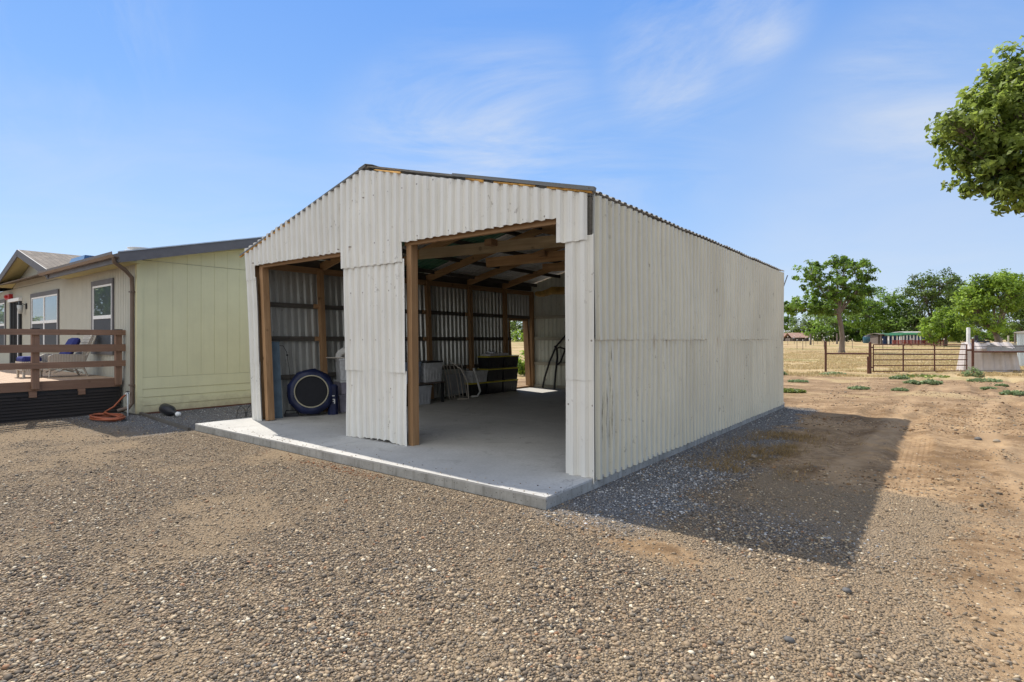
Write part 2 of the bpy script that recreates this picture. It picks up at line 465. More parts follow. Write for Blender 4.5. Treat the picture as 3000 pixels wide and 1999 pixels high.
M['leaf_b'] = leaf_mat('mid_tree_leaves', (0.018, 0.042, 0.007), (0.155, 0.245, 0.036), 0.42)
M['leaf_c'] = leaf_mat('bright_tree_leaves', (0.028, 0.058, 0.009), (0.22, 0.315, 0.04), 0.45)
M['weed'] = leaf_mat('weed_leaves', (0.075, 0.115, 0.045), (0.22, 0.28, 0.13), 0.25)
M['weedgrass'] = leaf_mat('green_grass_blades', (0.07, 0.11, 0.02), (0.20, 0.24, 0.06), 0.2)
M['straw'] = leaf_mat('straw_blades', (0.24, 0.17, 0.08), (0.47, 0.36, 0.18), 0.2)
M['drygrass'] = leaf_mat('dead_brown_grass', (0.14, 0.09, 0.035), (0.30, 0.20, 0.08), 0.1)
M['bark'] = wood('bark', (0.09, 0.07, 0.055), (0.24, 0.19, 0.15), 2)

# ------------------------------------------------------------------ value noise for the terrain
def vnoise(x, y, s, seed=0):
    r = np.random.default_rng(seed + 100)
    T = r.random((256, 256))
    x = x/s; y = y/s
    xi = np.floor(x).astype(int); yi = np.floor(y).astype(int)
    fx = x-xi; fy = y-yi
    fx = fx*fx*(3-2*fx); fy = fy*fy*(3-2*fy)
    g = lambda a, b: T[a % 256, b % 256]
    return (g(xi, yi)*(1-fx)+g(xi+1, yi)*fx)*(1-fy) + (g(xi, yi+1)*(1-fx)+g(xi+1, yi+1)*fx)*fy
def fbm(x, y, s, seed=0, o=3):
    t = 0; a = 1; n = 0
    for k in range(o):
        t = t + a*vnoise(x, y, s/2**k, seed+k*7); n += a; a *= 0.5
    return t/n
def sstep(a, b, x):
    t = np.clip((x-a)/(b-a), 0, 1)
    return t*t*(3-2*t)
def blob(x, y, cx, cy, rx, ry):
    return np.exp(-(((x-cx)/rx)**2 + ((y-cy)/ry)**2))

def zones(x, y):
    x = np.asarray(x, float); y = np.asarray(y, float)
    n1 = fbm(x, y, 1.6, 1); n2 = fbm(x, y, 0.5, 5); n3 = fbm(x, y, 6.0, 9)
    # metres ahead of the photographer
    Yd = -(x-CAM.x)*math.sin(YAW) + (y-CAM.y)*math.cos(YAW)
    # gravel drive: everything in front of the barn and along the house
    g = sstep(2.7, 0.9, y + (n1-0.5)*1.5 + (n2-.5)*.6 + 0.10*np.clip(x, 0, 9))
    g = np.maximum(g, .8*blob(x, y, 1.9, -.05, .55, .5))
    g = np.maximum(g, sstep(-.5, -1.5, x)*sstep(4, 2, y))
    g = np.maximum(g, sstep(1.75, 0.75, x + (n2-0.5)*0.9 + .06*y)*sstep(10.2, 8.8, y + (n2-.5)))        # strip along the side wall
    g = g*(1 - 0.85*blob(x, y, 1.25, -1.25, 0.55, 0.30))                          # bare earth patch
    g = g*(1 - 0.35*sstep(0.50, 0.75, fbm(x, y, 1.1, 21)))                        # thin places
    g = g*(1 - 0.75*blob(x, y, 3.35, -0.6, 0.35, 2.0))
    g = g*(1 - 0.35*sstep(2.0, 3.0, x + (n1-0.5)*1.3)*sstep(-2.6, -1.0, y + (n2-0.5)))
    g = np.clip(g, 0, 1)
    blue = sstep(1.35, 0.6, x + (n2-0.5)*0.7)*sstep(-0.3, 0.1, x)*sstep(-1.4, -0.5, y)*sstep(9.6, 8.6, y)
    blue = np.maximum(blue, sstep(-7.3, -7.8, x)*sstep(-2.4, -1.4, y + (n1-0.5)))
    blue = np.maximum(blue, 0.35*blob(x, y, 1.9, -0.1, 0.6, 0.5))
    grass = sstep(20.5, 25.5, y + (n3-0.5)*6 + (n1-.5)*3)
    side = 0.7*sstep(0.56, 0.76, fbm(x, y, 2.2, 31))*sstep(9.5, 13, y)
    grass = np.clip(np.maximum(grass, side*0.8), 0, 1)
    grass = np.maximum(grass, sstep(-9.5, -12, x)*sstep(6, 12, y))
    dry = blob(x, y, 0.95, 3.4, 0.42, 1.5)*sstep(0.35, 0.6, n2+0.15)
    return g, np.clip(blue, 0, 1), grass, np.clip(dry, 0, 1), Yd

def rise(D): return 1.0*sstep(70, 115, D)          # the field climbs a little towards the trees
TREADS = ((2.70, 1.6, 6.0), (3.30, -3.0, 0.8))
def tread_mask(x, y):
    m = 0
    for cx, y0, y1 in TREADS:
        m = np.maximum(m, (1.0 if cx < 3 else .45)*sstep(0.17, 0.14, np.abs(x-cx-.02*np.sin(y*1.3)))*sstep(y0, y0+0.5, y)*sstep(y1, y1-0.6, y))
    return m
def dusty(x, y):                            # worn places where fines cover the stones
    w = fbm(x+.3*y, y, 1.5, 91, 4)*.75 + fbm(x, y, .35, 95, 2)*.25
    w = w + .16*sstep(1.6, 3.0, x)*sstep(-3.2, -1.2, y) + .30*sstep(-.3, .4, y)*sstep(.9, 1.5, x) - .10*sstep(-2.6, -3.6, y)*sstep(0, 1, x)
    return sstep(.47, .68, w)
def track_mask(x, y):                      # smooth wheel tracks running back towards the gate
    m = 0
    for cx, a in ((2.0, 1.0), (3.55, 1.0), (4.6, .7), (6.1, .7)):
        w = x - cx - .035*(y-2)*abs(y-2)*.12 + .18*np.sin(y*.42+cx)
        m = np.maximum(m, a*np.exp(-(w/.17)**4)*sstep(.5, 2.5, y)*sstep(24, 17, y)*sstep(.28, .5, fbm(x, y, 3.0, 83)))
    return m
def height(x, y):
    g, b, gr, d, Yd = zones(x, y)
    h = (fbm(x, y, 1.3, 41)-0.5)*0.035 + (fbm(x, y, 0.35, 43)-0.5)*0.014
    # wheel ruts in the dirt running back past the barn
    dirt = sstep(0.5, 2.5, y)
    for cx in (2.0, 2.75, 4.1, 5.0):
        w = x - cx - 0.25*np.sin(y*0.35+cx) - .1*np.sin(y*1.1+cx*3)
        h = h + dirt*sstep(.35, .6, fbm(x, y, 2.5, 49))*(-0.045*np.exp(-(w/0.16)**2) + 0.03*np.exp(-((np.abs(w)-0.26)/0.10)**2))
    h = h + dirt*sstep(1.2, 2.2, x)*((fbm(x, y, 0.9, 47)-0.5)*0.06 + sstep(.52, .75, fbm(x, y, .30, 48, 4))*.03)
    # tread marks
    for cx, y0, y1 in ((2.70, 1.6, 6.0), (3.30, -3.0, 0.8)):
        w = x - cx
        band = sstep(0.17, 0.14, np.abs(w))*sstep(y0, y0+0.3, y)*sstep(y1, y1-0.3, y)
        h = h*(1-0.7*band) - 0.012*band
    h = h*sstep(0.0, 0.25, np.maximum(x, np.maximum(-7.5-x, np.maximum(-1-y, y-9.3))))
    far = sstep(30, 90, Yd)
    return GZ + h*(1-far) + far*(fbm(x, y, 40, 51)-0.5)*0.10 + rise(Yd)

# ------------------------------------------------------------------ ground sheet
def graded(a, b, step, lo, hi, grow=1.16):
    c = list(np.arange(a, b, step))
    s = step; p = b
    out = []
    while p < hi:
        out.append(p); s *= grow; p += s
    out.append(hi)
    s = step; p = a; inn = []
    while p > lo:
        s *= grow; p -= s; inn.append(max(p, lo))
    return np.array(inn[::-1] + c + out)
def ground():
    xs = graded(-12.0, 8.0, 0.05, -700, 700); ys = graded(-5.5, 11.0, 0.05, -250, 1200)
    X, Y = np.meshgrid(xs, ys)
    x = X.ravel(); y = Y.ravel()
    g, b, gr, d, Yd = zones(x, y)
    z = height(x, y)
    V = np.stack([x, y, z], 1)
    nx, ny = len(xs), len(ys)
    i = np.arange(nx*ny).reshape(ny, nx)
    F = np.stack([i[:-1, :-1].ravel(), i[:-1, 1:].ravel(), i[1:, 1:].ravel(), i[1:, :-1].ravel()], 1)
    n = NT('dirt_gravel_field', 0.95, 0.0, 0.12)
    ag, ab, agr, ad = (n.attr(k).outputs['Fac'] for k in ('gravel', 'bluegravel', 'grass', 'dry'))
    # dirt
    dc = n.ramp(n.noise(0.8, detail=7, rough=0.65), [(0.30, (0.15, 0.092, 0.046)), (0.48, (0.31, 0.208, 0.116)), (0.66, (0.44, 0.305, 0.175))])
    dc = n.mix(n.ramp(n.noise(9, detail=6, rough=0.7), [(0.35, 0.55), (0.6, 0.0)]), dc, (0.125, 0.07, 0.035))
    dc = n.mix(n.math('MULTIPLY', n.ramp(n.noise(1.9, detail=7, rough=0.72, dist=.6), [(.52, 0.0), (.64, 1.0)]), .7), dc, (0.125, 0.075, 0.038))
    dv = n.voro(38)
    pf = n.math('MULTIPLY', n.ramp(dv.outputs['Distance'], [(0.22, 1.0), (0.34, 0.0)]), n.ramp(n.noise(6, detail=3), [(0.52, 0.0), (0.62, 1.0)]))
    dc = n.mix(pf, dc, n.ramp(dv.outputs['Color'], [(0.2, (0.10, 0.08, 0.06)), (0.8, (0.42, 0.35, 0.27))]))
    # gravel
    v = n.voro(62)
    sep = n.node('ShaderNodeSeparateColor'); n.t.links.new(v.outputs['Color'], sep.inputs[0])
    pal = [(0.0, (0.08, 0.07, 0.06)), (0.3, (0.18, 0.148, 0.113)), (0.6, (0.29, 0.232, 0.168)), (0.85, (0.38, 0.31, 0.225)), (1.0, (0.54, 0.49, 0.41))]
    gc = n.ramp(sep.outputs[0], [(p_, (c_[0]*1.05, c_[1]*.985, c_[2]*.91)) for p_, c_ in pal])
    gc = n.mix(n.ramp(v.outputs['Distance'], [(0.36, 0.0), (0.62, 0.8)]), gc, (0.07, 0.056, 0.042))
    fines = n.ramp(n.noise(150, detail=3, rough=.8), [(0.3, (0.135, 0.098, 0.056)), (0.5, (0.30, 0.220, 0.138)), (0.72, (0.46, 0.35, 0.23))])
    gc = n.mix(n.math('ADD', .12, n.math('MULTIPLY', n.attr('dusty').outputs['Fac'], .62)), gc, fines)
    bpal = [(0.0, (0.10, 0.103, 0.108)), (0.5, (0.22, 0.222, 0.222)), (0.9, (0.38, 0.375, 0.37)), (1.0, (0.5, 0.48, 0.46))]
    bc = n.ramp(sep.outputs[1], bpal)
    bc = n.mix(n.ramp(v.outputs['Distance'], [(0.36, 0.0), (0.62, 0.8)]), bc, (0.065, 0.065, 0.068))
    gc = n.mix(n.math('MULTIPLY', ab, 0.9), gc, bc)
    # field
    fc = n.ramp(n.noise(0.35, detail=8, rough=0.7), [(0.30, (0.27, 0.17, 0.08)), (0.5, (0.44, 0.325, 0.17)), (0.70, (0.60, 0.47, 0.28))])
    fc = n.mix(n.math('MULTIPLY', n.ramp(n.noise(0.16, n.pos((.35, 1, 1)), 6), [(0.50, 0.0), (0.62, 1.0)]), 0.7), fc, (0.22, 0.22, 0.07))
    fc = n.mix(n.ramp(n.noise(14, detail=5, rough=0.75), [(0.38, 0.5), (0.6, 0.0)]), fc, (0.20, 0.13, 0.06))
    brk = n.noise(5, detail=6, rough=0.7)
    brk2 = n.noise(40, detail=3)
    def soft(a, amt=0.9):
        s = n.math('ADD', a, n.math('MULTIPLY', n.math('SUBTRACT', n.math('ADD', n.math('MULTIPLY', brk, 0.6), n.math('MULTIPLY', brk2, 0.4)), 0.5), amt))
        return n.ramp(s, [(0.34, 0.0), (0.62, 1.0)])
    c = n.mix(soft(agr, 1.2), dc, fc)
    c = n.mix(soft(ad), c, (0.17, 0.11, 0.045))
    c = n.mix(n.math('MULTIPLY', n.attr('track').outputs['Fac'], .62), c, n.ramp(n.noise(4, detail=5), [(.3, (.34, .225, .125)), (.7, (.45, .315, .185))]))
    tw = n.node('ShaderNodeTexWave'); tw.inputs['Scale'].default_value = 5.2; tw.inputs['Distortion'].default_value = .7; tw.inputs['Detail Scale'].default_value = 3.0; tw.bands_direction = 'X'
    n.t.links.new(n.pos(), tw.inputs['Vector'])
    at = n.math('MULTIPLY', n.attr('tread').outputs['Fac'], n.ramp(n.noise(7, detail=4), [(.34, .05), (.66, 1.0)]))
    c = n.mix(n.math('MULTIPLY', at, .36), c, n.ramp(tw.outputs[1], [(.15, (.20, .12, .058)), (.4, (.42, .275, .15))]))
    ag = n.math('MULTIPLY', ag, n.math('SUBTRACT', 1.0, n.math('MULTIPLY', at, .7)))
    fg = soft(ag, 1.5)
    c = n.mix(fg, c, gc)
    n.color(c)
    hg = n.math('MULTIPLY', n.math('SUBTRACT', 0.7, v.outputs['Distance']), fg)
    hd = n.math('ADD', n.math('MULTIPLY', n.noise(12, detail=7, rough=0.75), 0.9), n.math('MULTIPLY', n.noise(60, detail=4), 0.35))
    n.bump(n.math('ADD', hg, n.math('MULTIPLY', hd, n.math('SUBTRACT', 1.0, n.math('MULTIPLY', fg, 0.6)))), 1.0, 0.022)
    o = np_mesh('ground', V, F, n.mat, smooth=True, attrs={'track': track_mask(x, y), 'dusty': dusty(x, y), 'tread': tread_mask(x, y), 'gravel': g, 'bluegravel': b, 'grass': gr, 'dry': d})
    o['kind'] = 'structure'
ground()

# ------------------------------------------------------------------ loose pebbles
def pebbles():
    bm_v = []; 
    t = (1+5**0.5)/2
    ico = np.array([(-1, t, 0), (1, t, 0), (-1, -t, 0), (1, -t, 0), (0, -1, t), (0, 1, t), (0, -1, -t), (0, 1, -t), (t, 0, -1), (t, 0, 1), (-t, 0, -1), (-t, 0, 1)])
    ico /= np.linalg.norm(ico[0])
    icf = np.array([(0, 11, 5), (0, 5, 1), (0, 1, 7), (0, 7, 10), (0, 10, 11), (1, 5, 9), (5, 11, 4), (11, 10, 2), (10, 7, 6), (7, 1, 8), (3, 9, 4), (3, 4, 2), (3, 2, 6), (3, 6, 8), (3, 8, 9), (4, 9, 5), (2, 4, 11), (6, 2, 10), (8, 6, 7), (9, 8, 1)])
    oc = np.array([(1, 0, 0), (-1, 0, 0), (0, 1, 0), (0, -1, 0), (0, 0, 1), (0, 0, -1.)])
    ocf = np.array([(0, 2, 4), (2, 1, 4), (1, 3, 4), (3, 0, 4), (2, 0, 5), (1, 2, 5), (3, 1, 5), (0, 3, 5)])
    pal = np.array([(0.080, 0.068, 0.056), (0.155, 0.124, 0.092), (0.225, 0.174, 0.122), (0.29, 0.222, 0.150), (0.35, 0.275, 0.185), (0.235, 0.20, 0.155), (0.43, 0.36, 0.255), (0.58, 0.54, 0.44), (0.27, 0.15, 0.085), (0.13, 0.127, 0.12)])
    pal = pal*np.array([[1.05, .985, .90]])
    pw = np.array([.19, .17, .14, .13, .10, .10, .085, .025, .02, .06]); pw = pw/pw.sum()
    bpal = np.array([(0.09, 0.092, 0.095), (0.16, 0.162, 0.165), (0.23, 0.228, 0.225), (0.33, 0.322, 0.315), (0.48, 0.47, 0.455)])
    Vs = []; Fs = []; Cs = []; off = 0
    def scatter(n, d0, d1, shape, faces, r0, r1, thr):
        nonlocal off
        u = rng.random(n); Yd = d0 + (d1-d0)*u
        k = rng.uniform(-0.97, 0.97, n)
        Xd = Yd*k
        x = CAM.x + Xd*math.cos(YAW) - Yd*math.sin(YAW); y = CAM.y + Xd*math.sin(YAW) + Yd*math.cos(YAW)
        g, b, gr, dr, _ = zones(x, y)
        dust = dusty(x, y); g = g*(1-.60*dust)
        ok = (g*0.97 + 0.03 > rng.random(n)*thr) & ~((x > -7.55) & (x < 0.03) & (y > -1.02) & (y < 9.2)) & ~((x < -10.5) & (y > -0.95)) & ~((x < -11.2)&(y > -3))
        x, y, g, b, dust = x[ok], y[ok], g[ok], b[ok], dust[ok]; n = len(x)
        z = height(x, y)
        r = np.exp(rng.normal(-.05, 0.42, n))*(r0+r1)/2; r = np.clip(r, r0*0.5, r1*2.1)
        L = np.stack([r, r*rng.uniform(0.6, 0.95, n), r*rng.uniform(0.32, 0.6, n)], 1)
        a = rng.uniform(0, 2*np.pi, n); tl = rng.normal(0, 0.22, n)
        P = shape[None]*(1 + rng.normal(0, 0.10, (n, len(shape), 1)))*L[:, None]
        ct, st = np.cos(tl)[:, None], np.sin(tl)[:, None]
        px, pz = P[:, :, 0]*ct - P[:, :, 2]*st, P[:, :, 0]*st + P[:, :, 2]*ct
        py = P[:, :, 1]
        ca, sa = np.cos(a)[:, None], np.sin(a)[:, None]
        W = np.stack([px*ca-py*sa + x[:, None], px*sa+py*ca + y[:, None], pz + (z + L[:, 2]*0.45)[:, None]], 2)
        c = pal[rng.choice(len(pal), n, p=pw)]
        c = c*(1-.28*dust[:, None]) + np.array([[.31, .235, .15]])*.28*dust[:, None]
        isb = rng.random(n) < b*0.8
        ru = (x > -4.9) & (x < -2.2) & (y > -1.22) & (rng.random(n) < .55)
        c = np.where(ru[:, None], np.array([[.26, .12, .055]])*rng.uniform(.6, 1.2, (n, 1)), c)
        c = np.where(isb[:, None], bpal[rng.integers(0, 5, n)], c)*rng.uniform(0.8, 1.2, (n, 1))
        m = len(shape)
        Vs.append(W.reshape(-1, 3)); Fs.append((faces[None] + (np.arange(n)*m)[:, None, None]).reshape(-1, 3) + off)
        Cs.append(np.repeat(np.concatenate([c, np.ones((n, 1))], 1), m, 0)); off += n*m
    scatter(72000, 2.4, 4.2, ico, icf, 0.0050, 0.0112, 1.0)
    scatter(95000, 4.2, 7.5, ico, icf, 0.0048, 0.0105, 1.05)
    scatter(95000, 7.5, 14.0, oc, ocf, 0.006, 0.0115, 1.1)
    def spilled(n):
        nonlocal off
        x = rng.uniform(-7.4, .0, n); y = -.92 + np.abs(rng.normal(0, .16, n)); r = rng.uniform(.004, .010, n)
        P = ico[None]*(1 + rng.normal(0, .12, (n, 12, 1)))*np.stack([r, r*.8, r*.5], 1)[:, None]
        W_ = P + np.stack([x, y, r*.4], 1)[:, None]
        Vs.append(W_.reshape(-1, 3)); Fs.append((icf[None] + (np.arange(n)*12)[:, None, None]).reshape(-1, 3) + off)
        Cs.append(np.repeat(np.concatenate([pal[rng.integers(0, 7, n)], np.ones((n, 1))], 1), 12, 0)); off += n*12
    spilled(170)
    def clods(n, d0, d1, r0, r1):
        nonlocal off
        Yd = d0 + (d1-d0)*rng.random(n); k = rng.uniform(.05, .97, n)
        x = CAM.x + Yd*k*math.cos(YAW) - Yd*math.sin(YAW); y = CAM.y + Yd*k*math.sin(YAW) + Yd*math.cos(YAW)
        g, b, gr, dr, _ = zones(x, y)
        ok = (g < .55) & (gr < .6) & (x > .1) & (fbm(x, y, 1.2, 61) > .42)
        x, y = x[ok], y[ok]; n = len(x); z = height(x, y)
        r = r0*np.exp(np.abs(rng.normal(0, .55, n))); r = np.minimum(r, r1)
        P = ico[None]*(1 + rng.normal(0, .18, (n, 12, 1)))*np.stack([r, r*rng.uniform(.5, .95, n), r*rng.uniform(.35, .7, n)], 1)[:, None]
        a = rng.uniform(0, 2*np.pi, n); ca, sa = np.cos(a)[:, None], np.sin(a)[:, None]
        W_ = np.stack([P[:, :, 0]*ca - P[:, :, 1]*sa + x[:, None], P[:, :, 0]*sa + P[:, :, 1]*ca + y[:, None], P[:, :, 2] + (z + r*.15)[:, None]], 2)
        cp = np.array([(.15, .085, .042), (.24, .145, .072), (.32, .20, .105), (.42, .31, .19), (.20, .17, .13), (.10, .075, .05)])
        c = cp[rng.integers(0, 6, n)]*rng.uniform(.8, 1.15, (n, 1))
        Vs.append(W_.reshape(-1, 3)); Fs.append((icf[None] + (np.arange(n)*12)[:, None, None]).reshape(-1, 3) + off)
        Cs.append(np.repeat(np.concatenate([c, np.ones((n, 1))], 1), 12, 0)); off += n*12
    clods(9000, 4.5, 12, .007, .05); clods(9000, 9, 26, .010, .09)
    n = NT('loose_pebbles', 0.75, 0.0, 0.3)
    n.color(n.attr('stone').outputs['Color'])
    np_mesh('gravel', np.concatenate(Vs), np.concatenate(Fs), n.mat, smooth=True, cattr={'stone': np.concatenate(Cs)})
    o = bpy.data.objects['gravel']; tag(o, 'loose grey and brown pebbles covering the drive', 'gravel', kind='stuff')
pebbles()

# ------------------------------------------------------------------ slab
def slab():
    s = MB()
    j = -3.79; w = 0.005; x0, x1, y0, y1 = -7.49, 0.02, -0.93, 9.15
    ys = [y0, 3.0, 6.1, y1]
    for a, b in ((x0, j-w), (j+w, x1)):
        for k in range(3):
            c = ys[k] + (w if k else 0); d = ys[k+1] - (w if k < 2 else 0)
            s.box((a, c, -0.02), (b, d, 0.0))
    s.box((x0, y0, -0.40), (x1, y1, -0.0205), 1)
    o = s.build('concrete_slab', [M['concrete'], M['conc_edge']])
    o['kind'] = 'structure'
slab()

# ------------------------------------------------------------------ corrugated sheets
PROF = [(0.0, 0.0), (0.050, 0.0), (0.073, 1.0), (0.125, 1.0), (0.15, 0.0)]
def corr(name, mats, parent, O, U, Z, N, u0, u1, bot, top, depth=0.02, rows=4, extra=(), wob=0.006, seed=0, phase=0.0, jag=0.006, offn=0.0, warp=None):
    """one ribbed sheet: O + u*U + z*Z + n*N; bot and top are functions of u"""
    O, U, Z, N = (Vector(a) for a in (O, U, Z, N))
    rr = random.Random(seed*13+5)
    def prof(u):
        q = (u + phase) % 0.15
        for (a, p), (b, r) in zip(PROF, PROF[1:]):
            if q <= b: return (p + (r-p)*(q-a)/(b-a))*depth
        return 0.0
    us = {u0, u1}
    k = math.floor((u0+phase)/0.15)
    while k*0.15 - phase < u1:
        for a, _ in PROF[:-1]:
            u = k*0.15 - phase + a
            if u0 < u < u1: us.add(u)
        k += 1
    for e in extra:
        if u0 < e < u1: us.add(e)
    us = sorted(us)
    w1, w2, w3 = rr.uniform(0, 9), rr.uniform(0, 9), rr.uniform(0, 9)
    def pt(u, z, t):
        n = offn + prof(u) + wob*(math.sin(u*2.3+w1+z*1.1)*0.5 + math.sin(z*2.7+w2)*0.5 + 0.5*math.sin(u*6+z*4+w3))
        return O + U*u + Z*z + N*n + (warp(u, z) if warp else Vector((0, 0, 0)))
    s = MB()
    jb = {u: rr.uniform(-jag, jag) for u in us}
    for a, b in zip(us, us[1:]):
        m = (a+b)/2
        e = 1e-5
        ba, bb = bot(a+e)+jb[a], bot(b-e)+jb[b]; ta, tb = top(a+e), top(b-e)
        vs = []
        for side in (0, 1):
            for r in range(rows+1):
                t = r/rows
                for u, lo, hi in ((a, ba, ta), (b, bb, tb)):
                    vs.append(pt(u, lo+(hi-lo)*t, t) - N*(0.0015*side))
        fs = []; fi = []
        h = 2*(rows+1)
        for r in range(rows):
            q = 2*r
            fs.append((q, q+1, q+3, q+2)); fi.append((h+q, h+q+2, h+q+3, h+q+1))
        s.add(vs, fs, 0); s.add(vs, fi, 1)
    o = s.build(name, mats, parent)
    return o

# ------------------------------------------------------------------ the barn
W = 7.25; L = 8.95; RX = -3.82; RZ = 4.06; EZ = 3.08; LEAN = -0.082
def lean(z, x):                      # the frame leans outwards towards its left
    return LEAN*z*(-x/W)
def lw(y): return LEAN*(1 - 0.85*max(0, min(1, y/L)))      # lean of the left wall at depth y
def roof_z(x):                       # underside of the roof steel
    return RZ - (RZ-EZ)/3.82*(x-RX) if x > RX else RZ - (RZ-3.15)/3.62*(RX-x)
barn = empty('pole_barn', (0, 0, 0), 0, 'white corrugated metal pole barn with two open bays and a low gable roof', 'barn')
def barn_sheets():
    ft = [M['front'], M['inner']]; st = [M['side'], M['inner']]
    Of = (0, 0, 0)
    # gable face; u runs to the left.  Slight shear along the left so the corner leans
    def sheet(name, u0, u1, bot, top, offn, seed, extra=(), rows=5, jag=0.006, wob=0.006):
        return corr(name, ft, barn, Of, (-1, 0, 0), (0, 0, 1), (0, -1, 0), u0, u1, bot, top, 0.042, rows, extra, wob, seed, 0.0, jag, offn,
                    lambda u, z: Vector((-0.084*z*(max(u, 0)/W)**2, 0, 0)))
    top = lambda u: roof_z(-u) - 0.015
    def gb(u):
        if u < 0.445: return 2.575
        if u < 2.99: return 2.862
        if u < 4.365: return 2.59
        if u < 6.93: return 2.865
        return 2.60
    sheet('gable_sheet', 0.050, 4.375, gb, top, 0.034, 1, extra=(0.445, 2.99), jag=0.007, wob=0.008, rows=7)
    sheet('gable_sheet', 4.355, 7.235, gb, top, 0.031, 3, extra=(6.93,), wob=0.008, rows=7)
    sheet('pier_sheet', 2.945, 4.30, lambda u: 1.02, lambda u: 2.63, 0.012, 5, jag=0.004)
    sheet('pier_sheet', 2.930, 4.30, lambda u: 0.015+0.02*math.sin(u*4), lambda u: 1.05, 0.003, 6, jag=0.02, wob=0.012, rows=7)
    sheet('pier_sheet', -0.040, 0.345, lambda u: 1.05, lambda u: 2.63, 0.012, 7, jag=0.003)
    sheet('pier_sheet', -0.040, 0.345, lambda u: -0.035+0.03*math.sin(u*14), lambda u: 1.08, 0.004, 8, jag=0.016)
    sheet('pier_sheet', 6.86, 7.17, lambda u: -0.005, lambda u: 1.08, 0.004, 9)
    sheet('pier_sheet', 6.86, 7.19, lambda u: 1.05, lambda u: 2.65, 0.010, 10)
    # right side wall: ten sheets wide, two high
    n = 10; w = L/n
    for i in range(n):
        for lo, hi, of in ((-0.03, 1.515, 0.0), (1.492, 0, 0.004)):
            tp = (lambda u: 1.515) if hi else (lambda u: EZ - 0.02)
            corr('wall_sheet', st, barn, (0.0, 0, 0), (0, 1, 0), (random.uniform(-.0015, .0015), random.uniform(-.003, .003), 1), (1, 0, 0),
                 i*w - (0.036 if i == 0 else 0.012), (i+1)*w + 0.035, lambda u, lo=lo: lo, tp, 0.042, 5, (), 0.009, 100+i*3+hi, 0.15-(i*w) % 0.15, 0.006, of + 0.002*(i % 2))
    # left side wall with the doorway near its back end
    for i in range(n):
        a, b = i*w - 0.012, (i+1)*w+0.03
        bot = (lambda u: 2.06 if 7.90 < u < 8.76 else 0.0)
        corr('wall_sheet', [M['side'], M['inner']], barn, (-W, 0, 0), (0, 1, 0), (0, 0, 1), (-1, 0, 0), a, b, bot, lambda u: 3.125, 0.036, 4, (7.90, 8.76), 0.006, 200+i, 0.0, 0.0, 0.003*(i % 2), lambda u, z: Vector((lw(u)*z, 0, 0)))
    # back wall
    for i in range(8):
        a, b = i*W/8 - 0.01, (i+1)*W/8+0.03
        corr('wall_sheet', [M['side'], M['inner_back']], barn, (0, L, 0), (-1, 0, 0), (0, 0, 1), (0, 1, 0), a, b, lambda u: 0.02, lambda u: roof_z(-min(u, W))+0.0, 0.02, 3, (), 0.005, 300+i, 0.0, 0.0, 0.0, lambda u, z: Vector((lw(L)*z*u/W, 0, 0)))
    # roof, both slopes, sheet by sheet from the front
    sr = Vector((1, 0, -(RZ-EZ)/3.82)).normalized(); sl = Vector((-1, 0, -(RZ-3.15)/3.62)).normalized()
    nr = Vector((-sr.z, 0, sr.x)); nl = Vector((sl.z, 0, -sl.x))
    if nl.z < 0: nl = -nl
    m = 10; rw = (L+0.10)/m
    for i in range(m):
        a = -0.035 + i*rw; b = a + rw + 0.03
        green = i in (2, 4)
        mt = [M['fibreglass'], M['fibreglass']] if green else [M['roof_out'], M['roof_in']]
        corr('roof_sheet', [M['roof_out'], M['roof_in']], barn, (RX, 0, RZ+0.02), (0, 1, 0), sr, nr, a, b, lambda u: -0.02, lambda u: 3.985, 0.022, 3, (), 0.006, 400+i, 0, 0.0, 0.004*(i % 2))
        corr('roof_sheet', mt, barn, (RX, 0, RZ+0.02), (0, 1, 0), sl, nl, a, b, lambda u: -0.02, lambda u: 3.92, 0.022, 3, (), 0.006, 500+i, 0, 0.0, 0.004*(i % 2))
    # ridge cap
    s = MB()
    for sgn, d, nn in ((1, sr, nr), (-1, sl, nl)):
        p0 = Vector((RX, -0.075, RZ+0.05)); p1 = p0 + d*0.17; q0 = p0 + Vector((0, L+0.20, 0)); q1 = q0 + d*0.17
        up = Vector((0, 0, 0.008))
        s.hexa([p0, p1, q1, q0, p0+up, p1+up, q1+up, q0+up])
    s.build('ridge_cap', M['roof_out'], barn)
    s = MB(); s.beam((0.03, L+.01, 2.72), (0.115, L+.05, 3.0), 0.06, 0.012); s.build('bent_strip', M['flash'], barn)
    # rake flashing on the right slope with the worn board under it
    s = MB()
    p = Vector((RX, -0.055, RZ+0.022)); q = Vector((0.055, -0.05, EZ+0.025))
    s.beam(p + (q-p)*0.46, q, 0.05, 0.040, jit=.004)
    s.build('rake_flashing', M['flash'], barn)
    for t0, t1 in ((0.05, 0.2), (0.52, 0.6), (0.64, 0.80), (0.84, 0.99)):
        s = MB(); s.beam(p + (q-p)*t0 + Vector((0, 0.004, -0.036)), p + (q-p)*t1 + Vector((0, 0.004, -0.040)), 0.03, 0.020, jit=0.008); s.build('rake_board', M['amber'], barn)
    s = MB()
    p = Vector((RX, -0.06, RZ+0.030)); q = Vector((-W-0.38, -0.06, 3.095))
    s.beam(p, q, 0.03, 0.028, jit=.004); s.build('rake_flashing', M['flash'], barn)
    s = MB(); d_ = Vector((0, .004, -.029)); s.beam(p + (q-p)*.55 + d_, q + d_, 0.03, 0.014, jit=.003); s.build('rake_board', M['amber'], barn)
barn_sheets()

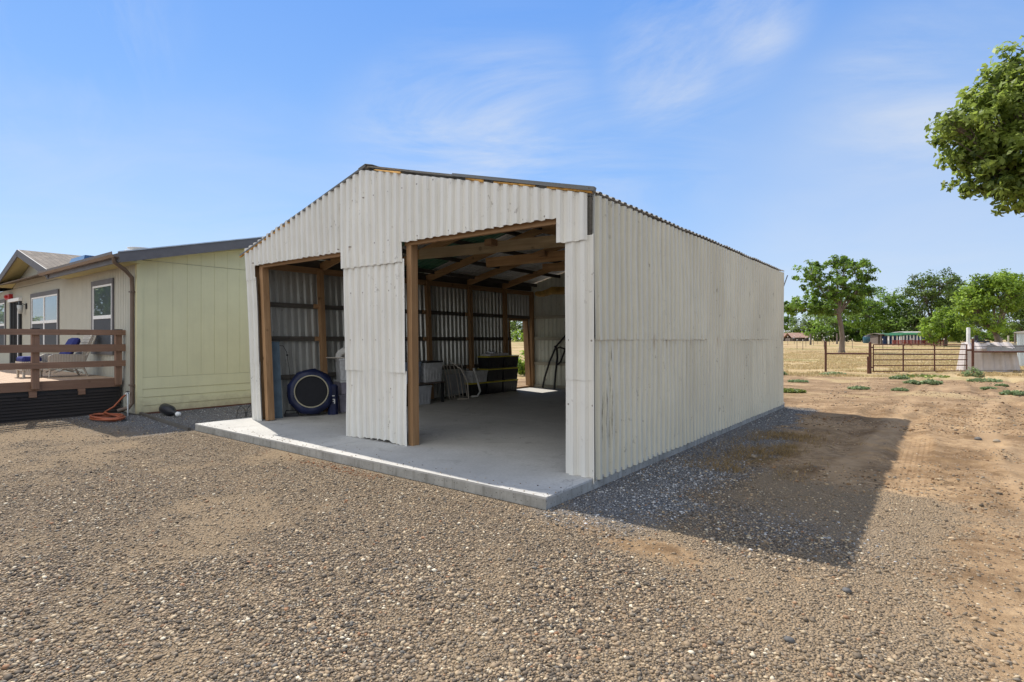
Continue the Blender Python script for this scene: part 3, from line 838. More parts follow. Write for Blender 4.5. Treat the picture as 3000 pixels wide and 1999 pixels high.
def barn_frame():
    def part(name, mat, p, q, w, h, up=(0, 0, 1), jit=0.004):
        s = MB(); s.beam(p, q, w, h, 0, up, jit); return s.build(name, mat, barn)
    wz, wx, wy = M['wood_z'], M['wood_x'], M['wood_y']
    # posts of the front bays
    part('post', wz, (-0.10, 0.075, 0), (-0.10, 0.075, 3.0), 0.12, 0.12, (0, 1, 0))
    part('post', wz, (-2.93, 0.085, 0), (-2.97, 0.085, 2.9), 0.095, 0.12, (0, 1, 0))
    part('post', wz, (-4.20, 0.085, 0), (-4.28, 0.085, 2.9), 0.11, 0.13, (0, 1, 0))
    part('post', wz, (-6.81, 0.085, 0.01), (-7.02, 0.085, 2.86), 0.11, 0.12, (0, 1, 0))
    part('post', wz, (-7.10, 0.09, 0), (-7.33, 0.09, 3.0), 0.10, 0.12, (0, 1, 0))
    # corner board showing in the gap beside the gable sheet
    part('corner_board', M['girt'], (-0.055, 0.0, 2.64), (-0.05, 0.0, 3.04), 0.09, 0.03, (0, 1, 0))
    # headers
    part('header', wx, (-0.36, 0.045, 2.855), (-3.05, 0.045, 2.868), 0.09, 0.05, (0, 1, 0))
    part('header', wx, (-4.33, 0.045, 2.862), (-7.05, 0.045, 2.872), 0.09, 0.05, (0, 1, 0))
    # wall posts
    for y in (1.47, 3.0, 4.48, 6.03, 7.52):
        part('post', wz, (-W+0.12, y, 0), (-W+0.12+lw(y)*2.9, y, 2.95), 0.10, 0.11, (0, 1, 0))
    part('post', wz, (-W+0.10, L-0.09, 0), (-W+0.10+lw(L)*2.9, L-0.09, 2.95), 0.11, 0.11, (0, 1, 0))
    for y in (1.5, 3.0, 4.5, 6.0, 7.5, L-0.09):
        part('post', wz, (-0.10, y, 0), (-0.10, y, 2.95), 0.10, 0.11, (0, 1, 0))
    for x in (-1.9, -3.7, -5.5):
        part('post', wz, (x, L-0.09, 0), (x, L-0.09, roof_z(x)-0.2), 0.10, 0.10, (0, 1, 0))
    # girts
    for z in (0.75, 1.51, 2.18):
        part('girt', M['girt'], (-W+0.045+lw(0)*z, 0.15, z), (-W+0.045+lw(L)*z, 7.86 if z < 2.1 else L-.1, z+random.uniform(-.01, .01)), 0.05, 0.09)
        part('girt', M['girt'], (-0.045, 0.15, z), (-0.045, L-0.1, z), 0.05, 0.09)
        part('girt', M['palegirt'], (-W+0.15, L-0.045, z), (-0.15, L-0.045, z), 0.05, 0.09)
        for y in (1.47, 3.0, 4.48, 6.03):                     # short blocks beside the posts
            part('block', wy, (-W+0.10+lw(y)*z, y-0.16, z), (-W+0.10+lw(y)*z, y-0.058, z), 0.04, 0.09)
    part('sill', M['palegirt'], (-W+0.15, L-0.05, 0.05), (-0.15, L-0.05, 0.05), 0.07, 0.09)
    # plates along the wall tops
    part('plate', wy, (-W+0.10+lw(0)*2.92, 0.15, 2.92), (-W+0.10+lw(L)*2.92, L-0.02, 2.92), 0.05, 0.12)
    part('plate', wy, (-0.08, 0.15, 2.92), (-0.08, L-0.02, 2.92), 0.05, 0.12)
    part('eave_board', M['girt'], (-W+0.03+lw(0)*3.06, 0.02, 3.07), (-W+0.03+lw(L)*3.06, L, 3.09), 0.03, 0.17)
    # trusses: two rafters and a lapped tie each
    for k, y in enumerate((1.55, 3.05, 4.55, 6.05, 7.55)):
        e = random.uniform(-0.03, 0.03)
        part('rafter', M['rafter'], (RX, y, RZ-0.19), (-W-0.28, y, 3.16-0.17), 0.06, 0.16, jit=0.01)
        part('rafter', M['rafter'], (RX, y, RZ-0.19), (-0.02, y, EZ-0.16), 0.06, 0.16, jit=0.01)
        part('tie', M['oldwood_x'] if k < 1 else M['rafter'], (-4.45 + 0.3*k, y+0.065+e, 3.01+e), (-0.05, y+0.065+(0.2 if k == 0 else 0), 2.96), 0.055, 0.17, jit=0.014)
        part('cleat', wx, (-2.75, y+0.02, 3.0), (-2.75, y+0.02, 3.10), 0.14, 0.16, (0, 1, 0))
    # purlins
    for t in (0.18, 0.42, 0.66, 0.9):
        x = RX + 3.8*t
        part('purlin', M['girt'], (x, -0.02, roof_z(x)-0.07), (x, L, roof_z(x)-0.07), 0.05, 0.09)
        x = RX - 3.6*t
        part('purlin', M['girt'], (x, -0.02, roof_z(x)-0.07), (x, L, roof_z(x)-0.07), 0.05, 0.09)
    part('ridge_board', M['girt'], (RX, -0.02, RZ-0.12), (RX, L, RZ-0.12), 0.05, 0.2)
    # doorway lining
    df = empty('door_frame', (0, 0, 0)); df.parent = barn
    for nm, p, q, w, h, up in (('jamb', (-W+.02, 7.87, 0), (-W-.12, 7.87, 2.08), 0.16, 0.06, (0, 1, 0)), ('jamb', (-W+.02, 8.79, 0), (-W-.12, 8.79, 2.08), 0.18, 0.07, (0, 1, 0)),
                               ('lintel', (-W-.10, 7.83, 2.10), (-W-.10, 8.83, 2.10), 0.15, 0.07, (0, 0, 1)), ('threshold', (-W+.03, 7.9, 0.03), (-W+.03, 8.76, 0.03), 0.12, 0.05, (0, 0, 1))):
        s = MB(); s.beam(p, q, w, h, 0, up); s.build(nm, wz if nm == 'jamb' else wy, df)
barn_frame()

# ------------------------------------------------------------------ the house
HX, HY = -10.63, -0.784
house = empty('manufactured_home', (HX, HY, GZ), 0, 'single storey home with pale sage siding, dark trim and brown gutter left of the barn', 'house')
def H(b, name, mat, parent=None):              # parts are modelled in site metres, parented to the home
    p = parent or house
    o = b.build(name, mat, p)
    off = Vector(house.location)
    o.location = -off if p is house else (0, 0, 0)
    return o
def grooved(u0, u1, zf0, zf1, place, pitch, gw, gd, seed=0):
    s = MB(); u = u0
    rr = random.Random(seed)
    while u < u1 - 1e-6:
        e = min(u+pitch, u1)
        a, b = u, e-gw
        s.add([place(a, zf0(a), 0), place(b, zf0(b), 0), place(b, zf1(b), 0), place(a, zf1(a), 0)], [(0, 1, 2, 3)])
        s.add([place(b, zf0(b), 0), place(b, zf0(b), gd), place(b, zf1(b), gd), place(b, zf1(b), 0)], [(0, 1, 2, 3)])
        s.add([place(b, zf0(b), gd), place(e, zf0(e), gd), place(e, zf1(e), gd), place(b, zf1(b), gd)], [(0, 1, 2, 3)])
        s.add([place(e, zf0(e), gd), place(e, zf0(e), 0), place(e, zf1(e), 0), place(e, zf1(e), gd)], [(0, 1, 2, 3)])
        u = e
    return s
def build_house():
    XL = -31.0; YB = 7.8; RYH = 3.5
    eave = lambda y: 3.17 + 0.243*((y-HY) if y < RYH else (2*RYH-HY-y))
    # solid core behind the siding
    s = MB()
    s.box((XL, HY+0.03, GZ-0.1), (HX-0.03, YB, 3.15))
    s.add([(HX-0.03, HY+.03, 3.15), (HX-0.03, YB, 3.15), (HX-0.03, RYH, 4.15), (XL, HY+.03, 3.15), (XL, YB, 3.15), (XL, RYH, 4.15)],
          [(0, 1, 2), (5, 4, 3), (0, 2, 5, 3), (1, 4, 5, 2)])
    H(s, 'wall', M['siding_f'])
    # gable end, pale boards with a horizontal joint and lap boards at the foot
    pg = lambda u, z, d: (HX - d, HY + u, z)
    b = grooved(0.10, YB-HY, lambda u: 0.675, lambda u: 3.20, pg, 0.30, 0.008, 0.006)
    b2 = grooved(0.10, YB-HY, lambda u: 3.21, lambda u: max(3.22, eave(HY+u)+0.05), pg, 0.30, 0.008, 0.006)
    H(b, 'gable_siding', M['siding_g']); H(b2, 'gable_siding', M['siding_g'])
    s = MB()
    for z0, z1 in ((-0.10, 0.06), (0.066, 0.242), (0.246, 0.418), (0.422, 0.67)):
        s.hexa([(HX-0.02, HY+0.1, z0), (HX+0.012, HY+0.1, z0), (HX+0.012, YB, z0), (HX-0.02, YB, z0), (HX-0.02, HY+0.1, z1), (HX+0.001, HY+0.1, z1), (HX+0.001, YB, z1), (HX-0.02, YB, z1)])
    H(s, 'lap_siding', M['siding_g'])
    s = MB(); s.box((HX-0.09, HY-0.012, 0.26), (HX+0.014, HY+0.10, 3.2)); s.box((HX-0.085, HY-0.010, -0.1), (HX+0.012, HY+0.098, 0.256))
    H(s, 'corner_trim', M['siding_g'])
    s = MB(); s.box((HX-0.05, HY+0.1, GZ-0.03), (HX+0.022, YB, GZ+0.035)); H(s, 'foot_stain', M['rustpipe'])
    # window wall boards
    pf = lambda u, z, d: (HX - 0.09 - u, HY + d, z)
    H(grooved(0, 21, lambda u: -0.1, lambda u: 3.16, pf, 0.102, 0.020, 0.024), 'front_siding', M['siding_f'])
    ax, az = -18.54, 4.08
    pk = lambda u, z, d: (-15.6 - u, HY + d - 0.004, z)
    H(grooved(0, 5.9, lambda u: 3.17, lambda u: max(3.18, az - 0.07 - 0.268*abs(-15.6-u-ax)), pk, 0.102, 0.020, 0.020), 'front_siding', M['siding_f'])
    # main roof
    def slab_roof(pts, t, name, mat):
        s = MB(); q = [Vector(p) for p in pts]
        nrm = (q[1]-q[0]).cross(q[3]-q[0]).normalized()
        if nrm.z < 0: nrm = -nrm
        s.hexa([p - nrm*t for p in q] + q) if (q[1]-q[0]).cross(q[3]-q[0]).z > 0 else s.hexa([p - nrm*t for p in q[::-1]] + q[::-1])
        return H(s, name, mat)
    xr = HX + 0.34
    ze = 3.27; zr = ze + 0.243*(RYH+1.2)
    roof = slab_roof([(XL, -1.2, ze), (xr, -1.2, ze), (xr, RYH, zr), (XL, RYH, zr)], 0.03, 'roof', M['shingle'])
    slab_roof([(XL, RYH, zr), (xr, RYH, zr), (xr, YB+.4, ze), (XL, YB+.4, ze)], 0.03, 'roof', M['shingle'])
    # cross gable roof
    yb = 2.4; z0 = 4.136; k = 0.268
    for sg, xe in ((1, -15.42), (-1, -21.66)):
        zz = z0 - k*abs(xe-ax)
        p = [(ax, -1.22, z0), (xe, -1.22, zz), (xe, -0.9, zz), (ax, yb, z0)]
        if sg < 0: p = [p[0], p[3], p[2], p[1]]
        s = MB(); s.hexa([Vector(q)-Vector((0, 0, 0.035)) for q in p[::-1]] + [Vector(q) for q in p[::-1]])
        H(s, 'roof', M['shingle'])
    # soffits
    s = MB(); s.box((-15.42, -1.17, 3.10), (xr-0.03, HY-0.02, 3.125)); H(s, 'soffit', M['soffit'])
    s = MB()
    for xe in (-15.5, -21.6):
        zz = z0 - 0.10 - k*abs(xe-ax)
        a = [(ax, -1.18, z0-0.10), (xe, -1.18, zz), (xe, HY-0.01, zz), (ax, HY-0.01, z0-0.10)]
        u = Vector((0, 0, 0.02)); s.hexa([Vector(q)-u for q in a]+[Vector(q) for q in a])
    H(s, 'soffit', M['soffit'])
    s = MB(); s.hexa([(HX-.0, HY-.4, 3.12), (xr-.03, HY-.4, 3.12), (xr-.03, RYH, 4.14), (HX-.0, RYH, 4.14), (HX, HY-.4, 3.14), (xr-.03, HY-.4, 3.14), (xr-.03, RYH, 4.16), (HX, RYH, 4.16)]); H(s, 'soffit', M['soffit'])
    # fascias
    s = MB(); s.beam((-15.6, -1.20, 3.155), (xr, -1.20, 3.155), 0.03, 0.17); H(s, 'fascia', M['trim'])
    s = MB(); s.beam((xr, -1.215, 3.175), (xr, RYH, 3.175+0.243*(RYH+1.215)), 0.03, 0.22); H(s, 'fascia', M['trim'])
    s = MB(); s.beam((xr+.012, -1.22, 3.285), (xr+.012, RYH, 3.285+0.243*(RYH+1.22)), 0.05, 0.022); H(s, 'drip_edge', M['galv'])
    for xe in (-15.35, -21.75):
        s = MB(); s.beam((ax, -1.235, z0-0.10), (xe, -1.235, z0-0.10-k*abs(xe-ax)), 0.03, 0.20); H(s, 'fascia', M['trim'])
    # gutter
    s = MB()
    pr = [(-1.22, 3.17), (-1.30, 3.17), (-1.345, 3.22), (-1.345, 3.275), (-1.335, 3.275), (-1.33, 3.225), (-1.295, 3.18), (-1.22, 3.18)]
    x0, x1 = -15.86, xr-0.02
    vs = [(x0, y, z) for y, z in pr] + [(x1, y, z) for y, z in pr]
    s.add(vs, [(i, (i+1) % 8, (i+1) % 8+8, i+8) for i in range(8)] + [tuple(range(8)), tuple(range(15, 7, -1))])
    H(s, 'gutter', M['gutter'])
    s = MB(); x = HX - 0.12
    pts = [(xr-.12, -1.27, 3.19), (xr-.12, -1.27, 3.08), (x+.12, -1.0, 2.95), (x+.02, HY-.07, 2.82), (x, HY-.055, 2.6), (x, HY-.055, 0.12), (x-.02, HY-.12, 0.03), (x-.08, HY-.3, -0.02)]
    s.tube(pts, 0.042, 10); H(s, 'downspout', M['gutter'])
    s = MB()
    for z in (0.5, 2.5): s.box((x-0.06, HY-0.105, z), (x+0.06, HY-0.003, z+0.03))
    H(s, 'downspout_strap', M['gutter'])
    # windows
    def window(x0, x1, z0w, z1w, zm, lights):
        w = empty('window', (0, 0, 0)); w.parent = house; w.location = -Vector(house.location)
        t = 0.10
        s = MB(); y0, y1 = HY-0.035, HY-0.004
        s.box((x0, y0-.006, z1w-t-.02), (x1, y1, z1w)); s.box((x0, y0-.006, z0w), (x1, y1, z0w+t)); s.box((x0, y0, z0w+t), (x0+t*.8, y1, z1w-t-.02)); s.box((x1-t*.8, y0, z0w+t), (x1, y1, z1w-t-.02))
        s.build('trim', M['trim'], w)
        a0, a1, b0, b1 = x0+t*.8, x1-t*.8, z0w+t, z1w-t-.02
        n = lights; ww = (a1-a0)/n
        fr = MB()
        for i in range(n):
            c0, c1 = a0+i*ww+.004, a0+(i+1)*ww-.004
            f = 0.045
            fr.box((c0, y0+.004, b0), (c0+f, y1, b1)); fr.box((c1-f, y0+.004, b0), (c1, y1, b1)); fr.box((c0+f, y0+.004, b1-f), (c1-f, y1, b1)); fr.box((c0+f, y0+.004, b0), (c1-f, y1, b0+f)); fr.box((c0+f, y0, zm-.04), (c1-f, y1, zm+.04))
            g = MB(); g.box((c0+f, HY-.018, zm+.04), (c1-f, HY-.012, b1-f)); g.build('pane', M['glass'], w)
            g = MB(); g.box((c0+f, HY-.018, b0+f), (c1-f, HY-.012, zm-.04)); g.build('screen', M['screen'], w)
        fr.build('frame', M['whitetrim'], w)
    window(-13.49, -12.0, 1.14, 2.90, 2.02, 1)
    window(-19.15, -16.27, 1.14, 2.88, 2.0, 2)
    window(-25.3, -22.5, 1.14, 2.88, 2.0, 2)
    # front door with black bars and white head
    d = empty('security_door', (0, 0, 0)); d.parent = house; d.location = -Vector(house.location)
    x0, x1 = -21.75, -20.35
    s = MB(); s.box((x0, HY-.05, .62), (x0+.12, HY-.004, 2.72)); s.box((x1-.16, HY-.07, .62), (x1, HY-.004, 2.72)); s.box((x0+.12, HY-.045, .62), (x1-.16, HY-.004, .72)); s.build('frame', M['black'], d)
    s = MB(); s.box((x0-.05, HY-.09, 2.725), (x1+.02, HY-.003, 2.83)); s.build('head', M['whitetrim'], d)
    s = MB(); s.box((x0+.12, HY-.02, .72), (x1-.16, HY-.006, 2.72)); s.build('panel', M['screen'], d)
    s = MB()
    for i in range(5): s.tube([(x0+.24+i*.2, HY-.05, .72), (x0+.24+i*.2, HY-.05, 2.70)], 0.018, 6)
    s.build('bars', M['black'], d)
    s = MB(); s.box((x1-.30, HY-.06, .72), (x1-.24, HY-.02, 2.45)); s.build('stile', M['whitetrim'], d)
    # roof fittings
    s = MB(); s.lathe([(0.30, 0.0), (0.30, 0.035), (0.15, 0.045), (0.15, 0.075), (0.25, 0.09), (0.25, 0.105), (0.0, 0.115)], 20, (-11.15, -0.55, 3.415)); H(s, 'roof_vent', M['whitetrim'])
    s = MB(); s.tub((-14.4, -0.45, 3.43), 1.1, 0.8, 0.16, 1.12); H(s, 'skylight', M['glass'])
build_house()

s = MB(); s.box((-22.15, HY-.10, 2.83), (-21.55, HY-.004, 3.0)); s.lathe([(0.05, 0), (0.05, 0.05), (0.03, 0.07), (0, 0.075)], 12, (-21.85, HY-.10, 2.915), Matrix.Rotation(R(90), 3, 'X'))
tag(s.build('alarm_box', M['red']), 'small red alarm box above the barred house door', 'alarm')
# wall lantern
wl = empty('wall_lantern', (-19.95, HY, 2.46), 0, 'black wall lantern with frosted shade beside the barred house door', 'lamp')
wl.scale = (.62, .62, .62)
s = MB(); s.box((.25, -.05, -.02), (.42, -.003, .26)); s.build('wall_plate', M['black'], wl)
s = MB(); s.tube([(.33, -.05, .18), (.2, -.14, .24), (.05, -.2, .26)], 0.02, 6); s.lathe([(0.12, 0.0), (0.05, 0.05), (0.05, 0.17), (0.0, 0.18)], 10, (.02, -.2, .18)); s.build('arm', M['black'], wl)
s = MB(); s.lathe([(0.0, -.26), (0.09, -.26), (0.135, .17), (0.0, .18)], 8, (.02, -.2, 0)); s.build('shade', plain('frosted_lantern', (0.45, 0.47, 0.46), 0.3, var=.1), wl)

# ------------------------------------------------------------------ deck
DX = -11.425
deck = empty('wooden_deck', (DX, HY-0.06, GZ), 0, 'brown stained deck with three rail fence along the front of the house', 'deck')
def Dk(b, name, mat):
    o = b.build(name, mat, deck); o.location = -Vector(deck.location); return o
def build_deck():
    y0, y1, xl = -5.4, HY-0.06, -26.0
    s = MB(); y = y0
    while y < y1-.02:
        s.box((xl, y, 0.605), (DX-0.04, min(y+0.135, y1), 0.637)); y += 0.141
    Dk(s, 'floor', M['deckfloor'])
    s = MB(); s.box((DX-0.04, y0, 0.455), (DX, y1, 0.645)); Dk(s, 'rim_board', M['deck'])
    s = MB(); s.box((xl, y0-0.04, 0.455), (DX, y0-.001, 0.645)); Dk(s, 'rim_board', M['deck'])
    for y in (-0.90, -2.32, -3.80, -5.28):
        s = MB(); s.box((DX-0.005, y-0.06, 0.50), (DX+0.085, y+0.06, 1.70)); Dk(s, 'post', M['deckz'])
        s = MB(); s.box((DX-0.015, y-0.068, 1.702), (DX+0.095, y+0.068, 1.718)); s.box((DX-.01, y-.064, 1.67), (DX+.09, y+.064, 1.701)); Dk(s, 'post_cap', M['black'])
    for za, zb in ((1.585, 1.70), (1.235, 1.39), (0.905, 1.03)):
        s = MB(); s.beam((DX+0.108, y0, (za+zb)/2), (DX+0.108, y1+0.06, (za+zb)/2+random.uniform(-.006, .006)), 0.04, zb-za); Dk(s, 'rail', M['deck'])
    for y in (-1.55, -2.35, -3.4, -4.5):
        s = MB(); s.box((DX-0.3, y-0.06, 0.33), (DX+0.03, y+0.06, 0.452)); Dk(s, 'joist_end', M['deck'])
    for k in range(9):
        z = GZ - 0.02 + k*0.062
        s = MB(); s.hexa([(DX-.02, y0, z), (DX+.012, y0, z), (DX+.012, y1, z), (DX-.02, y1, z), (DX-.02, y0, z+.05), (DX-.004, y0, z+.05), (DX-.004, y1, z+.05), (DX-.02, y1, z+.05)]); Dk(s, 'skirt_board', M['skirt'])
    s = MB(); s.box((DX-0.14, y0, GZ-.05), (DX-.03, y1, 0.45)); Dk(s, 'skirt_backing', M['black'])
build_deck()

# wicker chair (faces away from the house) and companions
def chair():
    c = empty('wicker_chair', (-13.05, -1.47, 0.64), 0, 'white wicker armchair with a raked back on the deck', 'chair')
    w = M['wicker']
    def prism(name, pts, x0, x1):
        s = MB(); n = len(pts)
        vs = [(x0, y, z) for y, z in pts] + [(x1, y, z) for y, z in pts]
        s.add(vs, [tuple(range(n)), tuple(range(2*n-1, n-1, -1))] + [(i, (i+1) % n, (i+1) % n + n, i+n) for i in range(n)])
        return s.build(name, w, c)
    side = [(-.40, .0), (-.36, .0), (-.34, .22), (.1, .27), (.36, .2), (.42, .0), (.46, 0), (.40, .27), (.44, .62), (-.30, .62), (-.42, .58)]
    side = [(-.42, .22), (.36, .20), (.40, .60), (-.30, .63), (-.42, .57)]
    prism('arm', side, .27, .34); prism('arm', side, -.34, -.27)
    prism('seat', [(-.42, .28), (.34, .26), (.34, .38), (-.42, .38)], -.265, .265)
    prism('back', [(.26, .40), (.34, .38), (.66, 1.10), (.58, 1.14)], -.26, .26)
    s = MB(); s.tube([(-.30, .38, .4), (-.3, .64, 1.06), (-.2, .69, 1.16), (0, .70, 1.18), (.2, .69, 1.16), (.3, .64, 1.06), (.30, .38, .4)], .03, 8); s.build('back_rim', w, c)
    for x in (-.30, .30):
        for y, dy in ((-.38, -.02), (.36, .10)):
            s = MB(); s.tube([(x, y, .24), (x, y+dy, 0)], .025, 8); s.build('leg', w, c)
    s = MB()
    for x in (-.30, .30): s.tube([(x, -.3, .12), (x, 0, .22), (x, .34, .10)], .016, 6)
    s.build('brace', w, c)
    c.rotation_euler.z = R(4); c.scale = (.84, .84, .84)
    return c
chair()
s = MB(); s.bbox((-.24, -.07, 0), (.24, .07, .44), .06); o = s.build('throw_pillow', M['navy'], None, (-13.03, -1.44, 1.13)); o.rotation_euler = (R(-28), 0, R(4)); tag(o, 'navy square pillow leaning on the wicker chair back', 'pillow')
ot = empty('wicker_ottoman', (-13.35, -2.02, 0.64), 0, 'white wicker ottoman with a thick navy pad in front of the chair', 'ottoman')
s = MB(); s.box((-.3, -.18, .16), (.3, .18, .36)); s.build('base', M['wicker'], ot)
for x in (-.26, .26):
    for y in (-.14, .14):
        s = MB(); s.tube([(x, y, .16), (x, y, 0)], .025, 8); s.build('leg', M['wicker'], ot)
s = MB(); s.bbox((-.29, -.17, .362), (.29, .17, .47), .04); s.build('pad', M['navy'], ot)
s = MB(); s.box((.301, .02, .22), (.31, .08, .27)); s.build('handle', M['black'], ot)

# ------------------------------------------------------------------ small things beside the house
hose = MB(); pts = []
rr = random.Random(3)
for k in range(4*18+1):
    a = 2*math.pi*k/18; q = k/72
    pts.append((-10.30 + math.cos(a+.3)*(.50 - .05*math.sin(q*9)) + rr.uniform(-.012, .012), -1.42 + math.sin(a+.3)*(.24+.02*math.sin(q*15)), GZ + .03 + .016*(k//18) + .012*math.sin(a*1.5+q*5)))
pts += [(-10.72, -1.35, GZ+.10), (-10.95, -1.25, -.02), (-10.98, -1.1, .06), (-10.86, -.98, .26), (-10.80, -.93, .325)]
hose.tube(pts, 0.019, 7)
hp = empty('garden_hose', (-10.3, -1.4, GZ), 0, 'coiled orange garden hose by the downspout', 'hose')
o = hose.build('hose', M['hose'], hp); o.location = -Vector(hp.location)
s = MB(); s.tube([(-10.80, -.93, .325), (-10.72, -.92, .355)], .028, 8); o = s.build('coupling', M['whitetrim'], hp); o.location = -Vector(hp.location)
sp = empty('standpipe', (-10.50, -1.0, GZ), 0, 'thin galvanised standpipe with a tap beside the downspout', 'tap')
s = MB(); s.tube([(0, 0, -.05), (0, 0, .46), (-.02, 0, .49), (-.06, .02, .49)], .014, 8); s.build('pipe', M['galv'], sp)
s = MB(); s.tube([(-.06, .02, .49), (-.16, .05, .475), (-.21, .07, .465)], .02, 8); s.lathe([(0, 0), (.035, 0), (.035, .015), (0, .02)], 8, (-.09, .03, .51)); s.build('valve', M['black'], sp)

jug = empty('black_jug', (-9.97, -.42, GZ), R(4), 'black plastic jug lying on its side by the house wall', 'jug')
Mx = Matrix.Rotation(R(90), 3, 'Y')
jug.scale = (.86, .86, .86)
s = MB(); s.lathe([(0, -.26), (.11, -.26), (.13, -.22), (.13, .08), (.09, .19), (.045, .26), (.04, .42), (0, .42)], 20, (0, 0, .135), Matrix.Rotation(R(98), 3, 'Y')); s.build('body', M['blackplastic'], jug)
s = MB(); s.lathe([(0, .425), (.055, .425), (.06, .50), (0, .51)], 12, (0, 0, .135), Matrix.Rotation(R(98), 3, 'Y')); s.build('cap', M['whitetrim'], jug)
s = MB(); s.beam((-10.60, -.74, GZ+.01), (-7.56, -1.0, GZ+.015), .05, .09, jit=.012)
tag(s.build('border_board', M['girt']), 'dark weathered timber edging board from house corner to slab', 'edging')
hoop = MB()
for k in range(3):
    y = .30 + k*.20
    hoop.tube([(-8.5, y, GZ), (-8.5, y+.02, GZ+.16), (-8.5, y+.09, GZ+.24), (-8.5, y+.17, GZ+.16), (-8.5, y+.19, GZ)], .007, 6)
hoop.tube([(-8.5, .30, GZ+.09), (-8.5, .9, GZ+.09)], .005, 5)
tag(hoop.build('border_hoops', M['black']), 'low black wire hoop edging standing in the gravel behind the slab corner', 'edging')

# ------------------------------------------------------------------ things kept in the barn
def tote(name, loc, w, d, h, mb, ml, label, cat, rz=0, group=None, lid=True):
    t = empty(name, loc, rz, label, cat, group)
    s = MB(); s.tub((0, 0, 0), w, d, h, 0.90)
    for k in range(-2, 3): s.box((w/2*.93, k*d*.17-.01, h*.12), (w/2*.985, k*d*.17+.01, h*.85))
    s.build('tub', mb, t)
    if lid:
        s = MB(); s.bbox((-w/2-.015, -d/2-.015, h-.005), (w/2+.015, d/2+.015, h+.03), .012); s.build('lid', ml, t)
    else:
        s = MB(); s.tube([(-w/2, -d/2, h), (w/2, -d/2, h), (w/2, d/2, h), (-w/2, d/2, h), (-w/2, -d/2, h)], .012, 6); s.build('rim', ml, t)
    return t
def trampoline():
    t = empty('mini_trampoline', (-6.80, 0.93, 0.0), 0, 'round navy mini trampoline with cream ring leaning on the left wall', 'trampoline')
    # disc standing on edge: local axis leans back
    Mt = rot_to(Vector((.86, -.48, .17)))
    c = (0, 0, 0.47)
    s = MB(); n = 40
    vs = []; fs = []
    for k in range(n):
        a = 2*math.pi*k/n; wv = .012*math.sin(a*8)
        for r, z in ((.30, .05), (.37, .062+wv), (.445+.014*math.sin(a*9+1)+.006*math.sin(a*23), .02), (.435, -.06)):
            vs.append(Mt @ Vector((r*math.cos(a), r*math.sin(a), z)) + Vector(c))
    for k in range(n):
        for i in range(3):
            fs.append((k*4+i, ((k+1) % n)*4+i, ((k+1) % n)*4+i+1, k*4+i+1))
    s.add(vs, fs, 0, True); s.build('skirt', M['trampnavy'], t)
    s = MB(); s.lathe([(0.0, .038), (.31, .038)], 36, c, Mt); s.lathe([(.31, .03), (0.0, .03)], 36, c, Mt); s.build('mat', M['trampmat'], t)
    s = MB(); s.tube([Mt @ Vector((.31*math.cos(2*math.pi*k/40), .31*math.sin(2*math.pi*k/40), .06)) + Vector(c) for k in range(41)], .0125, 8); s.build('ring', M['trampring'], t)
    s = MB(); s.tube([Mt @ Vector((.43*math.cos(2*math.pi*k/40), .43*math.sin(2*math.pi*k/40), -.03)) + Vector(c) for k in range(41)], .018, 8); s.build('frame', M['black'], t)
    for a in (60, 120, 180, 240, 300, 0):
        d = Vector((.43*math.cos(R(a)), .43*math.sin(R(a)), 0))
        s = MB(); s.tube([Mt @ (d + Vector((0, 0, -.03))) + Vector(c), Mt @ (d*1.02 + Vector((0, 0, -.20))) + Vector(c)], .014, 6); s.build('leg', M['black'], t)
trampoline()
bg = empty('sports_bag', (-6.64, 1.31, 0), R(55), 'tall dark navy bag with pale lettering beside the trampoline', 'bag')
s = MB(); s.bbox((-.095, -.10, 0), (.095, .10, .60), .045); s.build('body', M['trampnavy'], bg)
s = MB()
for (a, b, c, d) in ((-.05, .34, -.02, .36), (-.035, .30, .03, .315), (-.03, .26, .035, .275), (-.045, .22, -.02, .29), (.02, .22, .04, .31), (-.02, .37, .035, .385)):
    s.box((a, -.104, b), (c, -.1005, d))
s.build('lettering', M['whitebag'], bg)
G1 = 'bins stacked behind the trampoline'
tote('storage_bin', (-6.88, 1.84, 0), .42, .46, .33, M['purplebin'], M['purplebin'], 'mauve plastic bin on the floor at the bottom of the stack behind the trampoline', 'bin', R(-20), G1)
tote('storage_bin', (-6.88, 1.84, .365), .41, .44, .25, M['purplebin'], M['clearbin'], 'mauve plastic bin with grey lid, middle of the stack behind the trampoline', 'bin', R(-16), G1)
tote('storage_bin', (-6.88, 1.84, .65), .40, .43, .42, M['clearbin'], M['clearbin'], 'tall clear bin on top of the stack behind the trampoline', 'bin', R(-22), G1)
s = MB(); s.box((-.40, -.17, 0), (.36, .17, .018)); o = s.build('shelf_board', M['palecane'], None, (-6.90, 1.80, 1.105)); o.rotation_euler.z = R(24); tag(o, 'thin pale board lying across the top bin', 'board')
s = MB(); pts = [(-7.02, 1.72, 1.12)] + [(-7.02 + .18*(1-math.cos(t)), 1.72+.08*(1-math.cos(t)), 1.14+.12*math.sin(t)) for t in [k*math.pi/14 for k in range(11)]] + [(-6.64, 1.89, 1.16)]
s.tube(pts, [.075*(1+.08*(-1)**k) for k in range(len(pts))], 14); tag(s.build('duct_hose', M['whitebag']), 'fat white flexible duct bent over the stack of bins', 'duct')
s = MB(); s.hexa([(-7.14, .22, 0), (-7.10, .22, 0), (-6.92, .40, 0), (-6.96, .42, 0), (-7.24, .22, 1.45), (-7.21, .22, 1.45), (-7.04, .40, 1.45), (-7.08, .42, 1.45)]); tag(s.build('leaning_board', M['bluesheet']), 'narrow blue grey board leaning behind the left bay post', 'board')
